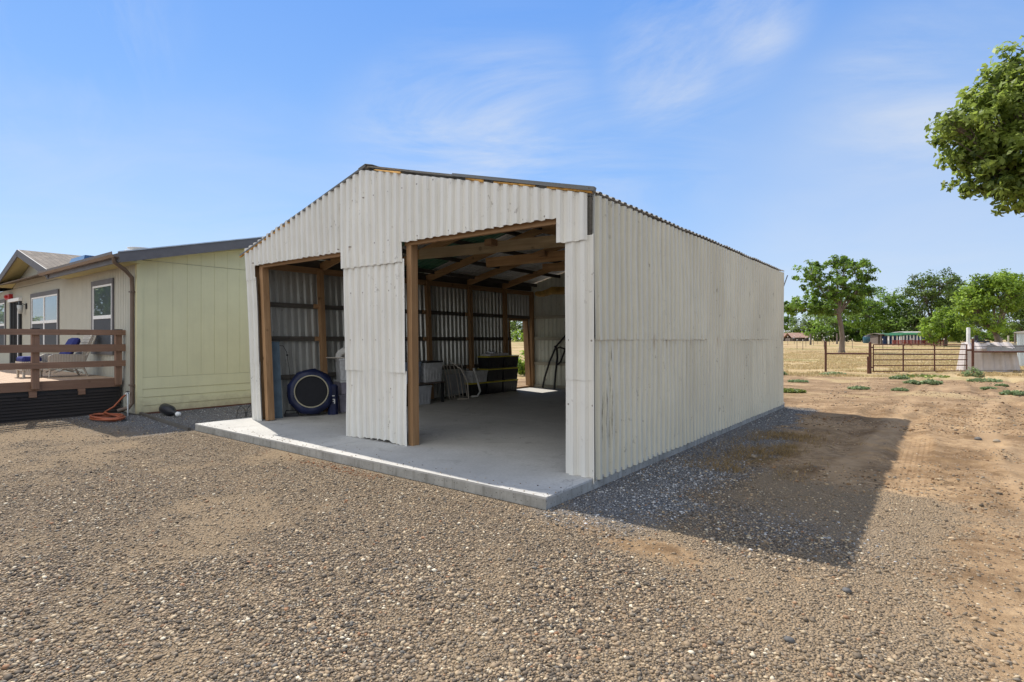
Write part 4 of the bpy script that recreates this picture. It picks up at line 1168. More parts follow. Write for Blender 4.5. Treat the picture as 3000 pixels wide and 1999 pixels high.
s = MB(); s.tube([(-7.18, .40, 1.38), (-7.12, .52, 1.37), (-7.09, .58, 1.25), (-7.03, .66, .5), (-6.98, .74, .03)], .006, 5); s.lathe([(0, 0), (.02, .01), (.02, .03), (0, .04)], 8, (-7.08, .585, 1.17)); tag(s.build('hanging_cord', M['black']), 'thin black cord hanging on the left wall beside the trampoline', 'cord')
s = MB(); s.box((-.13, -.05, 0), (.13, .05, .06)); s.tube([(-.12, 0, .06), (-.1, 0, .12), (.1, 0, .12), (.12, 0, .06)], .012, 6); o = s.build('foot_pump', M['blackplastic'], None, (-6.98, .62, 0)); o.rotation_euler.z = R(50); tag(o, 'small black foot pump on the floor left of the trampoline', 'pump')

# against the left wall, seen through the wide bay
G2 = 'bins stacked by the middle post'
tote('storage_bin', (-6.62, 3.55, 0), .40, .52, .40, M['greybin'], M['greybin'], 'grey plastic bin on the floor below the blue and clear bins', 'bin', R(-4), G2)
sh = empty('low_table', (-6.75, 3.65, 0), 0, 'small dark table carrying the blue and clear bins', 'table')
s = MB(); s.box((-.33, -.62, .46), (.33, .62, .49)); s.build('top', M['barnwall'], sh)
for x in (-.28, .28):
    for y in (-.57, .57):
        s = MB(); s.box((x-.025, y-.025, 0), (x+.025, y+.025, .46)); s.build('leg', M['black'], sh)
tote('storage_bin', (-6.72, 3.32, .492), .44, .46, .46, M['bluebin'], M['bluebin'], 'blue plastic bin next to a clear bin on the small dark table', 'bin', 0, G2)
tote('storage_bin', (-6.70, 3.95, .492), .44, .56, .46, M['clearbin'], M['blacktote'], 'clear bin with dark lid on the small dark table', 'bin', 0, G2)
def folding_chair(loc, rz, label):
    c = empty('folded_chair', loc, rz, label, 'chair', 'folded chairs leaning on the left wall')
    s = MB(); s.box((-.02, -.20, .1), (.015, .20, .62)); s.build('seat', M['chairgrey'], c)
    s = MB()
    for y in (-.22, .22): s.tube([(.02, y, 0), (.03, y, .5), (0, y*.95, .86)], .014, 6)
    s.tube([(0, -.21, .86), (0, .21, .86)], .014, 6)
    s.build('frame', M['palecane'], c)
    c.rotation_euler = (0, R(-12), rz)
    return c
for i, (x, y, r, l) in enumerate(((-6.78, 4.95, 8, 'grey folded chair leaning on the wall, nearest the bins'), (-6.80, 5.08, 4, 'grey folded chair leaning on the wall, middle one of three'), (-6.82, 5.22, -3, 'grey folded chair leaning on the wall, next to the black totes'))):
    folding_chair((x, y, 0), R(r), l)
s = MB(); s.tube([(-6.35, 5.02, .02), (-6.38, 5.0, .45), (-6.5, 4.9, .75), (-6.72, 4.7, .98)], .016, 7); s.tube([(-6.35, 5.02, .02), (-6.45, 4.72, .02)], .016, 6); tag(s.build('bent_pole', M['palecane']), 'curved pale pole propped left of the folded chairs', 'pole')
s = MB(); s.tube([(-6.62, 5.5, .75), (-6.55, 5.55, .5), (-6.46, 5.58, .15), (-6.5, 5.52, .03), (-6.62, 5.42, .02)], .026, 8); tag(s.build('pale_hose', M['whitebag']), 'short pale hose drooping right of the folded chairs', 'hose')
# black totes with yellow lids, three rows
G3 = 'black totes with yellow lids'
rowlab = {0: 'bottom row', 1: 'middle row', 2: 'top row'}
place = {(0, 0): 'nearest the front', (0, 1): 'second from the front', (0, 2): 'beside the doorway', (1, 1): 'nearest the front', (1, 2): 'beside the doorway', (2, 1): 'below the stack of papers', (2, 2): 'beside the doorway'}
for (r, k), pl in place.items():
    tote('lidded_tote', (-7.00, 5.90 + k*0.71 + (.02*r), r*.345), .38, .67, .31, M['blacktote'], M['yellowlid'], 'black tote with yellow lid in the %s, %s' % (rowlab[r], pl), 'tote', R(random.uniform(-2, 2)), G3)
tote('storage_bin', (-6.98, 5.96, .345), .38, .62, .28, M['clearbin'], M['clearbin'], 'shallow clear bin of odds and ends on the lowest row of totes', 'bin', 0)
for k, (y, w, h) in enumerate(((6.62, .40, .05), (7.05, .36, .07))):
    s = MB()
    for j in range(5): s.box((-.16+random.uniform(-.01, .01), -w/2+random.uniform(-.02, .02), j*h/5), (.17, w/2, (j+.8)*h/5))
    tag(s.build('paper_stack', M['paper'], None, (-7.0, y, 1.035)), ('thin stack of pale papers on the left end of the totes', 'thicker stack of papers on the totes nearer the doorway')[k], 'papers')
s = MB(); s.lathe([(0, 0), (.12, 0), (.15, .06), (0, .07)], 14); tag(s.build('pale_bowl', M['clearbin'], None, (-7.0, 6.66, 1.09)), 'small pale bowl upside down on the thin stack of papers', 'bowl')
# bent black tubes leaning on the back wall
s = MB()
s.tube([(-6.68, 8.74, .02), (-6.62, 8.75, .30), (-6.45, 8.77, .80), (-6.22, 8.79, 1.28), (-5.9, 8.80, 1.60), (-5.6, 8.81, 1.78)], .03, 8)
s.tube([(-6.16, 8.60, .0), (-6.15, 8.65, .5), (-6.13, 8.72, .95), (-6.18, 8.76, 1.22), (-6.26, 8.78, 1.28)], .033, 8)
s.tube([(-6.18, 8.76, 1.22), (-6.05, 8.74, 1.26), (-5.85, 8.72, 1.2)], .024, 8)
s.tube([(-6.10, 8.69, .75), (-6.0, 8.69, .82), (-5.85, 8.72, 1.2)], .028, 8)
tag(s.build('tube_frame', M['black']), 'bent black tube frame leaning on the back wall', 'frame')
s = MB()
vs = []; fs = []
nx_, ny_ = 14, 8
for j in range(ny_):
    for i in range(nx_):
        u = i/(nx_-1); v = j/(ny_-1); a = v*2*math.pi
        rad = .10 + .10*u + .025*math.sin(i*1.9+j) + .015*math.sin(j*2.3+i)
        vs.append((-6.1 + u*2.3, 7.62 + rad*1.2*math.cos(a), 2.82 + .05*math.sin(u*5) + rad*math.sin(a)*.8 - .05*(1-u)))
for j in range(ny_):
    for i in range(nx_-1):
        fs.append((j*nx_+i, j*nx_+i+1, ((j+1) % ny_)*nx_+i+1, ((j+1) % ny_)*nx_+i))
s.add(vs, fs, 0, True); s.add([vs[j*nx_] for j in range(ny_)], [tuple(range(ny_))]); s.add([vs[j*nx_+nx_-1] for j in range(ny_)], [tuple(range(ny_))])
tag(s.build('yellow_tarp', M['tarp']), 'crumpled yellow tarp rolled up on the rear roof tie', 'tarp')

# ------------------------------------------------------------------ trees and plants
def leaf_cloud(P, N, size, tint, seed):
    """small folded leaf quads at points P facing N"""
    r = np.random.default_rng(seed)
    n = len(P)
    a = r.normal(size=(n, 3)); a -= (a*N).sum(1, keepdims=True)*N; a /= np.linalg.norm(a, axis=1, keepdims=True)+1e-9
    b = np.cross(N, a)
    s = size*r.uniform(.6, 1.3, n)[:, None]
    V = np.stack([P - a*s*.55, P + b*s*.30 + N*s*.08, P + a*s*.55, P - b*s*.30 + N*s*.08], 1).reshape(-1, 3)
    F = np.arange(n*4).reshape(n, 4)
    return V, F, np.repeat(tint, 4)
def unit(v): return v/(np.linalg.norm(v, axis=-1, keepdims=True)+1e-9)
def tree(name, base, blobs, leaf, nleaf, mat, label, cat='tree', group=None, tr=0.2, seed=1, clump=0.5, per=40, th=None, bark='bark', droop=0.0, fork=None):
    """blobs: (x, y, z, rx, ry, rz) relative to the trunk foot"""
    r = np.random.default_rng(seed)
    t = empty(name, base, 0, label, cat, group)
    B = np.array(blobs, float)
    vol = B[:, 3]*B[:, 4]*B[:, 5]; p = vol**0.75; p /= p.sum()
    nc = max(6, nleaf//per)
    k = r.choice(len(B), nc, p=p)
    d = unit(r.normal(size=(nc, 3))); rad = r.uniform(.25, 1, nc)**0.45
    C = B[k, :3] + d*rad[:, None]*B[k, 3:]
    C[:, 2] -= droop*r.random(nc)
    m = r.poisson(per, nc); idx = np.repeat(np.arange(nc), m)
    csz = clump*r.uniform(.55, 1.35, nc)
    q = unit(r.normal(size=(len(idx), 3)))*(r.random(len(idx))**(1/2.2))[:, None]
    P = C[idx] + q*csz[idx][:, None]*np.array([1, 1, .75])
    N = unit(q*0.7 + d[idx]*0.5 + np.array([0, 0, .5]) + r.normal(size=(len(idx), 3))*.55)
    ct = r.beta(1.1, 1.3, nc)
    tint = np.clip(ct[idx] + r.normal(0, .16, len(idx)), 0, 1)
    V, F, T = leaf_cloud(P, N, leaf, tint, seed+1)
    np_mesh('crown', V, F, M[mat], parent=t, attrs={'tint': T})
    # trunk and limbs
    s = MB()
    zc = B[:, 2].mean(); th = th or max(1.0, (B[:, 2]-B[:, 5]).min()*0.9 + 0.5)
    cx, cy = (B[:, 0]*vol).sum()/vol.sum(), (B[:, 1]*vol).sum()/vol.sum()
    top = Vector((cx*.25, cy*.25, th))
    s.tube([(0, 0, -.15), (0, 0, .08*th), (top.x*.15+tr*.35, top.y*.15, th*.4), (top.x*.6+tr*.3, top.y*.6, th*.72), top], [tr*1.5, tr*1.08, tr*.88, tr*.86, tr*.8], 10)
    for i in range(len(B)):
        e = Vector(B[i, :3]); mid = top.lerp(e, .5) + Vector((r.normal()*.12, r.normal()*.12, .08))*B[i, 5]
        s.tube([top - Vector((0, 0, .05)), mid, e], [tr*.50, tr*.30, tr*.12], 7)
        for j in np.where(k == i)[0][:22]:
            c = Vector(C[j]); st = mid.lerp(e, r.random())
            s.tube([st, st.lerp(c, .5)+Vector((0, 0, .06*B[i, 5])), c], [tr*.12, tr*.07, tr*.03], 5, cap=False)
    s.build('trunk', M[bark], t)
    return t
def px(x, y, D):              # photo direction at a given distance -> metres right, height
    return (x-1500)/1632*D, 1.5 - (y-994)/1632*D
def blobs_from(base_px, D, items):
    """items: photo-size ellipses (x, y, rx, ry) at about distance D, dy = extra depth"""
    bx, _ = px(base_px, 0, D)
    out = []
    for (x, y, rx, ry, dd) in items:
        X, z = px(x, y, D)
        # offset in site axes from the trunk foot
        ox, oy = (X-bx)*math.cos(YAW) - dd*math.sin(YAW), (X-bx)*math.sin(YAW) + dd*math.cos(YAW)
        out.append((ox, oy, z-GZ-float(rise(D)), rx/1632*D, (rx+ry)/2/1632*D, ry/1632*D))
    return out
def ptree(name, base_px, D, items, **kw):
    X = (base_px-1500)/1632*D
    return tree(name, cs(X, D, GZ+float(rise(D))), blobs_from(base_px, D, items), **kw)

ptree('shade_tree', 3330, 12.5, [(3020, 330, 185, 185, 0), (2895, 322, 112, 112, .3), (2950, 545, 60, 55, -.3), (2800, 330, 40, 40, .2), (3000, 500, 150, 120, -.4), (3120, 230, 190, 130, .6), (3250, 420, 220, 260, 0), (2960, 430, 130, 110, .5), (3400, 250, 200, 180, 0), (3040, 160, 110, 62, 0), (2960, 235, 70, 40, 0)],
      leaf=.145, nleaf=33000, mat='leaf_near', label='large leafy tree reaching into the right edge of the view close by', tr=.22, seed=11, clump=.28, per=36, th=2.6, droop=.3)
ptree('lone_tree', 2466, 66, [(2430, 840, 75, 42, 0), (2475, 775, 62, 26, 0), (2350, 892, 58, 30, 0), (2310, 905, 28, 22, 0), (2385, 800, 48, 34, .5), (2530, 795, 30, 32, 0), (2505, 860, 50, 30, 0), (2545, 810, 16, 16, 0), (2400, 905, 40, 24, -1), (2490, 900, 36, 26, .6), (2450, 765, 26, 14, 0)],
      leaf=.36, nleaf=9000, mat='leaf_b', label='lone tree with a bare leaning trunk and open crown in the dry field', tr=.30, seed=12, clump=.50, per=27, th=4.6)
far = 'trees beyond the field'
ptree('round_tree', 2625, 118, [(2570, 882, 68, 46, 0), (2520, 910, 60, 50, 0), (2620, 910, 50, 46, 0), (2590, 950, 85, 40, -2), (2640, 955, 50, 36, 0)], leaf=.5, nleaf=9500, mat='leaf_b', label='round green tree right behind the lone tree', group=far, tr=.4, seed=13, clump=1.25, per=34)
ptree('tall_tree', 2740, 112, [(2730, 850, 80, 55, 0), (2700, 900, 60, 60, 0), (2780, 880, 45, 55, 0), (2735, 930, 80, 50, 0), (2755, 820, 50, 30, 0), (2665, 960, 55, 36, 0), (2700, 820, 30, 25, 0)], leaf=.48, nleaf=8000, mat='leaf_a', label='tall dark tree with a domed top standing left of the yellowish bush', group=far, tr=.5, seed=14, clump=1.2, per=34)
ptree('yellow_bush', 2770, 92, [(2760, 950, 50, 42, 0), (2730, 975, 35, 25, 0), (2800, 970, 45, 30, 0), (2780, 925, 30, 24, 0)], leaf=.38, nleaf=5200, mat='leaf_c', label='bright yellowish bush in front of the tall dark tree', group=far, tr=.25, seed=15, clump=.8, per=30, th=1.2)
ptree('bright_tree', 2920, 82, [(2925, 860, 75, 60, 0), (2900, 830, 50, 35, 0), (2850, 900, 50, 45, 0), (2975, 850, 55, 45, .5), (2880, 950, 60, 36, 0), (2960, 820, 40, 25, 0), (2840, 870, 35, 30, 0)], leaf=.42, nleaf=9000, mat='leaf_c', label='tall bright green tree behind the white hutch', group=far, tr=.42, seed=16, clump=.95, per=32)
ptree('bare_limbed_tree', 3000, 96, [(2998, 880, 55, 70, 0), (3045, 890, 75, 85, 0), (2955, 945, 48, 46, 0)], leaf=.42, nleaf=7000, mat='leaf_a', label='dark leggy tree at the right edge behind the bright tree', group=far, tr=.5, seed=17, clump=1.0, per=26)
ptree('low_tree', 2510, 128, [(2490, 922, 75, 58, 0), (2440, 945, 60, 45, 0), (2540, 950, 70, 50, 0), (2400, 975, 40, 25, 0), (2480, 975, 90, 25, 0)], leaf=.52, nleaf=7000, mat='leaf_b', label='wide low tree directly behind the lone trunk', group=far, tr=.4, seed=18, clump=1.3, per=34)
ptree('barn_tree', 2395, 165, [(2395, 940, 45, 32, 0), (2355, 955, 40, 28, 0), (2430, 945, 40, 32, 0), (2370, 975, 60, 22, 0)], leaf=.62, nleaf=4200, mat='leaf_a', label='dark tree standing behind the red roofed sheds', group=far, tr=.4, seed=19, clump=1.4, per=30)
ptree('edge_tree', 2285, 175, [(2290, 945, 40, 24, 0), (2255, 940, 50, 36, 0), (2310, 950, 20, 20, 0)], leaf=.62, nleaf=3000, mat='leaf_b', label='small distant tree just past the far barn corner', group=far, tr=.35, seed=20, clump=1.2, per=26)
ptree('back_tree', 2830, 140, [(2830, 880, 60, 55, 0), (2800, 940, 70, 40, 0), (2870, 940, 70, 40, 0)], leaf=.6, nleaf=5000, mat='leaf_a', label='dark tree filling the gap between tall and bright trees', group=far, tr=.4, seed=23, clump=1.4, per=30)
ptree('gap_tree', 2650, 150, [(2650, 950, 60, 40, 0), (2690, 970, 60, 30, 0), (2600, 970, 60, 30, 0)], leaf=.6, nleaf=4500, mat='leaf_a', label='low dark tree behind the teal tank', group=far, tr=.35, seed=24, clump=1.3, per=30)
for bx, items, mt, lb, sd in ((2640, [(2640, 985, 60, 14, 0), (2590, 986, 40, 13, 0)], 'leaf_a', 'dark brush under the round tree behind the feed shelters', 71),
                       (2770, [(2770, 985, 50, 17, 0), (2720, 984, 40, 15, 0)], 'leaf_a', 'dark brush below the tall dark tree', 72),
                       (2890, [(2880, 984, 50, 20, 0), (2940, 983, 50, 22, 0)], 'leaf_b', 'green brush between the trunks of the bright tree', 73),
                       (3010, [(2990, 980, 40, 26, 0), (3040, 980, 40, 28, 0)], 'leaf_a', 'dark brush at the right edge behind the corral', 74),
                       (2470, [(2440, 986, 60, 13, 0), (2510, 985, 60, 14, 0)], 'leaf_a', 'dark brush behind the lone tree trunk', 75)):
    ptree('brush', bx, 128, items, leaf=.5, nleaf=3000, mat=mt, label=lb, cat='bush', group='brush under the far trees', tr=.08, seed=sd, clump=.8, per=30, th=.6)
# greenery seen through the back doorway
dw = 'plants outside the back doorway'
tree('doorway_shrub', cs(2.0, 130.0), [(0, 0, 1.9, 2.4, 2.4, 1.7), (3.0, 0, 1.7, 2.2, 2.0, 1.5), (-3.0, .3, 1.9, 2.2, 2.0, 1.6)], .42, 2600, 'leaf_c', 'bright shrubs on the far side of the field seen through the back doorway', 'shrub', dw, .08, 31, .8, 26, .6)
tree('doorway_bush', cs(.56, 24.5), [(0, 0, .62, .42, .42, .5), (.45, .1, .55, .4, .4, .48), (-.2, -.2, .35, .3, .3, .3)], .13, 1900, 'leaf_c', 'leafy green bush just outside the back doorway', 'shrub', dw, .02, 32, .2, 24, .3)
tree('doorway_tree', cs(3.0, 165.0), [(0, 0, 6.0, 5.0, 4.6, 4.4), (6, 0, 5.6, 4.6, 4.2, 4.2), (-6, 0, 6.0, 4.8, 4.2, 4.4)], .6, 5000, 'leaf_a', 'blue green tree in the distance through the back doorway', 'tree', dw, .3, 33, 1.3, 26, 2.0)
# trees in front of the house, off to the left, that its windows mirror
tree('yard_tree', (-31.5, -6.6, GZ), [(0, 0, 4.6, 2.4, 2.4, 2.3), (1.2, .5, 3.6, 1.6, 1.6, 1.6), (-.8, -.4, 5.8, 1.6, 1.6, 1.3)], .2, 7500, 'leaf_b', 'green yard tree mirrored in the tall right house window', 'tree', None, .2, 41, .5, 30, 2.4)
tree('yard_conifer', (-50, -6.0, GZ), [(0, 0, 2, 1.8, 1.8, 1.6), (0, 0, 4, 1.2, 1.2, 1.5), (0, 0, 6, .6, .6, 1.2)], .2, 4000, 'leaf_c', 'pointed yard tree mirrored in the double house window', 'tree', None, .16, 42, .4, 26, 1.5)

# weeds on the dirt before the gate
def weed(fx, fy, w, tall, mat, label, seed, lw=.06, n=240):
    D = (GZ-1.5)*-1632/(fy-994)
    X = (fx-1500)/1632*D
    b = cs(X, D)
    r = np.random.default_rng(seed)
    W_ = w/1632*D/2
    m = n
    a = r.uniform(0, 2*np.pi, m); q = np.sqrt(r.random(m))
    ex, ey = q*np.cos(a)*W_, q*np.sin(a)*W_*.6
    Xr = ex*math.cos(YAW) - ey*math.sin(YAW); Yr = ex*math.sin(YAW) + ey*math.cos(YAW)
    P = np.stack([Xr, Yr, r.random(m)*tall*(1.1-q*.7) + .01], 1)
    N = unit(r.normal(size=(m, 3))*.6 + np.array([0, 0, .8]))
    V, F, T = leaf_cloud(P, N, lw, np.clip(r.normal(.45, .25, m), 0, 1), seed)
    o = np_mesh('weed_clump', V, F, M[mat], attrs={'tint': T})
    o.location = (b[0], b[1], GZ)
    tag(o, label, 'weed', 'weeds on the bare dirt')
wl_ = [(2440, 1099, 75, .14, 'weed', 'low green weeds at the foot of the brace post'), (2634, 1111, 55, .14, 'weed', 'small pale weed clump right of the hinge post'),
       (2672, 1125, 48, .14, 'weed', 'pale weed clump left of its wider twin before the gate'), (2728, 1126, 62, .18, 'weed', 'wider pale leafy weed clump before the gate middle'),
       (2850, 1104, 62, .45, 'weed', 'tall bushy weed growing at the gate latch post'), (2885, 1118, 95, .12, 'weed', 'flat sprawling weeds in front of the white hutch'),
       (2338, 1120, 60, .08, 'weed', 'sparse weeds far left before the brace post'), (2515, 1140, 60, .07, 'weed', 'thin straggling weeds in mid dirt below the hinge post'),
       (2636, 1146, 45, .08, 'weed', 'tiny weed tuft in the middle of the dirt'), (2318, 1150, 80, .10, 'weedgrass', 'patch of green grass beside the far barn corner'),
       (2968, 1158, 72, .14, 'weed', 'green weed clump near the right edge on the dirt'), (2896, 1141, 40, .06, 'weed', 'flat dark weed left of the right edge clump'),
       (2286, 1099, 36, .2, 'weed', 'green weed clump close by the far barn corner'), (2700, 1105, 150, .08, 'weedgrass', 'strip of short green grass under the gate'),
       (2935, 1132, 34, .06, 'weed', 'small flat weed between hutch and right edge clump')]
for i, (a, b, c, d, m, l) in enumerate(wl_):
    weed(a, b, c, d, m, l, 60+i, .10 if m == 'weed' else .13, 320)

# straw: dry blades over the near field, and dead grass in the barn's shade
def blades(name, x, y, h, w, mat, label, cat, seed, lean_=.35):
    r = np.random.default_rng(seed); n = len(x)
    z = height(x, y)
    hh = h*r.uniform(.5, 1.4, n); a = r.uniform(0, 2*np.pi, n)
    dx, dy = np.cos(a), np.sin(a)
    l = r.normal(0, lean_, (n, 2))*hh[:, None]
    P0 = np.stack([x-dx*w/2, y-dy*w/2, z-.01], 1); P1 = np.stack([x+dx*w/2, y+dy*w/2, z-.01], 1)
    P2 = np.stack([x+l[:, 0], y+l[:, 1], z+hh], 1)
    V = np.stack([P0, P1, P2], 1).reshape(-1, 3); F = np.arange(n*3).reshape(n, 3)
    o = np_mesh(name, V, F, M[mat], attrs={'tint': np.repeat(np.clip(r.normal(.45, .22, n), 0, 1), 3)})
    tag(o, label, cat, kind='stuff')
n = 70000
Yd = 24 + 60*rng.random(n)**1.4; k = rng.uniform(.44, .98, n); Xd = Yd*k
fx_ = CAM.x + Xd*math.cos(YAW) - Yd*math.sin(YAW); fy_ = CAM.y + Xd*math.sin(YAW) + Yd*math.cos(YAW)
keep = (zones(fx_, fy_)[2] > rng.random(n)*.9) & (fbm(fx_, fy_, 2.5, 77) > .40)
blades('dry_grass', fx_[keep], fy_[keep], .09, .04, 'straw', 'sun bleached dry grass of the field beyond the gate', 'grass', 5)
n = 5200
dxp = rng.normal(.95, .33, n); dyp = rng.uniform(1.6, 5.6, n)
keep = fbm(dxp, dyp, .6, 78) > .46
blades('dead_grass', dxp[keep], dyp[keep], .07, .008, 'drygrass', 'trampled brown grass along the gravel beside the barn', 'grass', 6, .9)

# stones
def stone(fx, fy, r_, c, label, seed):
    D = (1.5-GZ)*1632/(fy-994); X = (fx-1500)/1632*D; b = cs(X, D)
    rr = random.Random(seed); s = MB(); pr = []
    s.lathe([(0, -.5), (.6, -.35), (.98, 0), (.75, .35), (.3, .52), (0, .55)], 10)
    s.v = [(x*r_*rr.uniform(.85, 1.15), y*r_*rr.uniform(.7, .9), z*r_*rr.uniform(.9, 1.1)) for x, y, z in s.v]
    o = s.build('stone', plain('stone_%s' % ['grey', 'tan'][c], ((.12, .115, .11), (.30, .25, .19))[c], .8, var=.2), None, (b[0], b[1], GZ+r_*.3)); o.rotation_euler.z = rr.random()*6
    tag(o, label, 'stone', 'loose stones')
stone(2481, 1735, .032, 0, 'dark egg sized stone alone below the tip of the barn shadow', 1)
stone(2312, 1880, .030, 0, 'dark flat stone in the pebbles below the lone egg sized one', 2)
stone(2208, 1342, .05, 1, 'pale stone in the shade on the dead grass', 3)
stone(2866, 1290, .06, 0, 'dark clod near the wheel ruts at right', 4)
stone(2920, 1297, .06, 1, 'tan clod farthest right beside the wheel ruts', 5)
stone(2087, 1583, .025, 1, 'small pale stone on the lower edge of the barn shadow', 6)

# ------------------------------------------------------------------ pasture gate and fences
def pipe(b, p, q, r, n=8): b.tube([p, q], r, n)
GA = Vector(cs((2551-1500)/1632*26.2, 26.2)); GB = Vector(cs((2850-1500)/1632*26.9, 26.9))
gd = (GB-GA).normalized()
def post(fx, D, h, label, r=.05):
    b = Vector(cs((fx-1500)/1632*D, D))
    s = MB(); s.tube([(0, 0, -.2), (0, 0, h)], r, 10); s.lathe([(r, 0), (r*.6, r*.5), (0, r*.6)], 10, (0, 0, h))
    o = s.build('gate_post', M['rustpipe'], None, b); tag(o, label, 'post', 'rusty pipe posts of the pasture fence'); return b
PB = post(2419, 26.6, 1.50, 'rusty pipe brace post left of the gate, joined by one rail')
post(2549, 26.2, 1.46, 'rusty hinge post between the brace rail and the gate', .06)
post(2850, 26.9, 1.62, 'tall rusty latch post in front of the white hutch', .055)
s = MB(); s.tube([PB + Vector((0, 0, .93)), GA + Vector((-.05, 0, .93))], .04, 8); tag(s.build('brace_rail', M['rustpipe']), 'single rusty rail between the brace post and the hinge post', 'rail')
s = MB(); C0 = GB + Vector((0, 0, 1.01)); C1 = Vector(cs(26.9*1.0, 27.5, .99+GZ)); s.tube([C0, C1], .04, 8); tag(s.build('pipe_rail', M['rustpipe']), 'long rusty pipe rail running right from the latch post', 'rail')
s = MB()
for z in (1.27, .1): s.tube([GB + Vector((0, 0, z)), C1 + Vector((0, 0, z-.99))], .014, 6)
tag(s.build('fence_cable', M['wire']), 'two dark cables strung above and below the long pipe rail', 'wire')
def gate():
    g = empty('farm_gate', GA + gd*.16, math.atan2(gd.y, gd.x), 'rusty six rail tube gate backed with wire mesh', 'gate')
    Lg = (GB-GA).length - .46
    s = MB()
    for z in (.12, .38, .62, .86, 1.10, 1.34): pass
    for i, z in enumerate((.10, .37, .64, .89, 1.13, 1.36)):
        s = MB(); s.tube([(0, 0, z), (Lg, 0, z - .01)], .024, 8); s.build('rail', M['rustpipe'], g)
    for t in (0, .315, .65, 1.0):
        s = MB(); s.tube([(Lg*t, .03, .08), (Lg*t, .03, 1.375)], .026 if t in (0, 1) else .032, 8); s.build('upright', M['rustpipe'], g)
    s = MB(); k = .15
    while k < Lg-.05: s.tube([(k, .06, .1), (k, .06, 1.35)], .003, 4, cap=False); k += .2
    for z in (.24, .5, .76, 1.0, 1.25): s.tube([(0, .06, z), (Lg, .06, z)], .003, 4, cap=False)
    s.build('wire_mesh', M['wire'], g)
    s = MB(); s.box((Lg, -.03, 1.05), (Lg+.30, .03, 1.13)); s.build('latch', M['rustpipe'], g)
    for z in (.25, 1.2):
        s = MB(); s.box((-.17, -.03, z), (-.01, .03, z+.06)); s.build('hinge', M['rustpipe'], g)
gate()
s = MB(); s.tube([GA + gd*-.1 + Vector((0, -.05, .0)), GA + gd*-.1 + Vector((0, -.05, .80))], .07, 8)
tag(s.build('short_post', M['rustpipe']), 'short thick post strapped beside the hinge post', 'post')
# field fence far off: each post on its own
tp = MB(); tp.box((-.025, -.02, -.1), (.025, .02, 1.35))
tip = MB(); tip.box((-.03, -.025, 1.352), (.03, .025, 1.55))
def field_post(fx, D, h, label):
    t = empty('field_post', cs((fx-1500)/1632*D, D, GZ+float(rise(D))), YAW, label, 'post', 'thin steel posts of the far field fence')
    a = tp.build('shaft', M['tpost'], t); b = tip.build('tip', M['tposttip'], t)
    for o in (a, b): o.scale = (1, 1, h/1.5)
    return t
rowp = [2294, 2308, 2327, 2344, 2361, 2383, 2395, 2409, 2414, 2430, 2441, 2451, 2463, 2478, 2484]
for i, fx in enumerate(rowp):
    field_post(fx, 88 + (i % 4)*6, 1.55, 'thin white tipped steel post of the far field fence left of the gate')
for fx, D in ((2335, 80), (2352, 78), (2415, 80), (2497, 82), (2586, 82), (2672, 84), (2766, 84)):
    t = field_post(fx, D, 1.45, 'thin steel post of the nearer field fence line')
    t['group'] = 'thin steel posts of the nearer field fence'
for fx, D, h, l in ((2374.5, 96, 1.9, 'dark wooden fence post left of the lone tree'), (2452, 100, 1.9, 'dark wooden fence post touching the lone tree trunk')):
    s = MB(); s.tube([(0, 0, -.1), (.03, 0, h*.5), (0, 0, h)], [.16, .15, .14], 8)
    tag(s.build('wood_post', M['barnwall'], None, cs((fx-1500)/1632*D, D, GZ+float(rise(D)))), l, 'post')
s = MB()
for z in (.55, 1.0, 1.35):
    p = Vector(cs((2282-1500)/1632*80, 80, GZ+z)); q = Vector(cs((2840-1500)/1632*84, 84, GZ+z)); s.tube([p, q], .006, 4, cap=False)
tag(s.build('field_wire', M['wire']), 'three thin wires strung across the dry field', 'wire')

# ------------------------------------------------------------------ hutch, pipe, netting, shed at right
def hutch():
    D = 27.9; xl = (2822-1500)/1632*D; w = (2972-2822)/1632*D
    o0 = cs(xl, D)
    h = empty('calf_hutch', o0, YAW-R(9), 'white ribbed plastic calf hutch with slanting sides behind the gate', 'hutch')
    s = MB()
    # profile: front wall leans in, then the sloping top
    pr = [(0, 0), (.10, 1.12), (.38, 1.44), (.50, 1.44), (.58, 0)]
    n = 26
    vs = []
    for i in range(n):
        u = i/(n-1); rib = .07 if i % 5 in (2, 3) else 0.0
        for (y, z) in pr:
            inset = .20*(z/1.44)
            x = inset + (w-2*inset)*u
            vs.append((x, y - rib*(1 if y < .6 else -1), z + rib*.4*(z > .1)))
    m = len(pr); fs = []
    for i in range(n-1):
        for j in range(m-1):
            fs.append((i*m+j, (i+1)*m+j, (i+1)*m+j+1, i*m+j+1))
    fs.append(tuple(range(m-1, -1, -1))); fs.append(tuple((n-1)*m+j for j in range(m)))
    s.add(vs, fs); s.build('shell', M['hutch'], h)
    s = MB(); s.box((-.10, -.10, 0), (w+.05, -.045, .03)); s.build('flange', M['hutch'], h)
    s = MB(); s.lathe([(0, 0), (.05, 0), (.05, .02), (0, .02)], 10, (w-.25, -.02, .1), Matrix.Rotation(R(90), 3, 'X')); s.build('drain_hole', M['black'], h)
    s = MB(); s.tub((1.10, .45, 1.46), .55, .25, .08, 1.2); s.tube([(.9, .6, 1.5), (1.05, .6, 1.62), (1.25, .62, 1.63), (1.36, .65, 1.52)], .018, 6); s.build('vent', M['black'], h)
hutch()
s = MB(); s.lathe([(.088, -.1), (.088, 2.24), (.075, 2.26), (0, 2.265)], 14)
tag(s.build('pvc_pipe', plain('white_pvc', (.60, .60, .57), .5), None, cs((2837-1500)/1632*31, 31)), 'upright white plastic pipe standing behind the hutch', 'pipe')
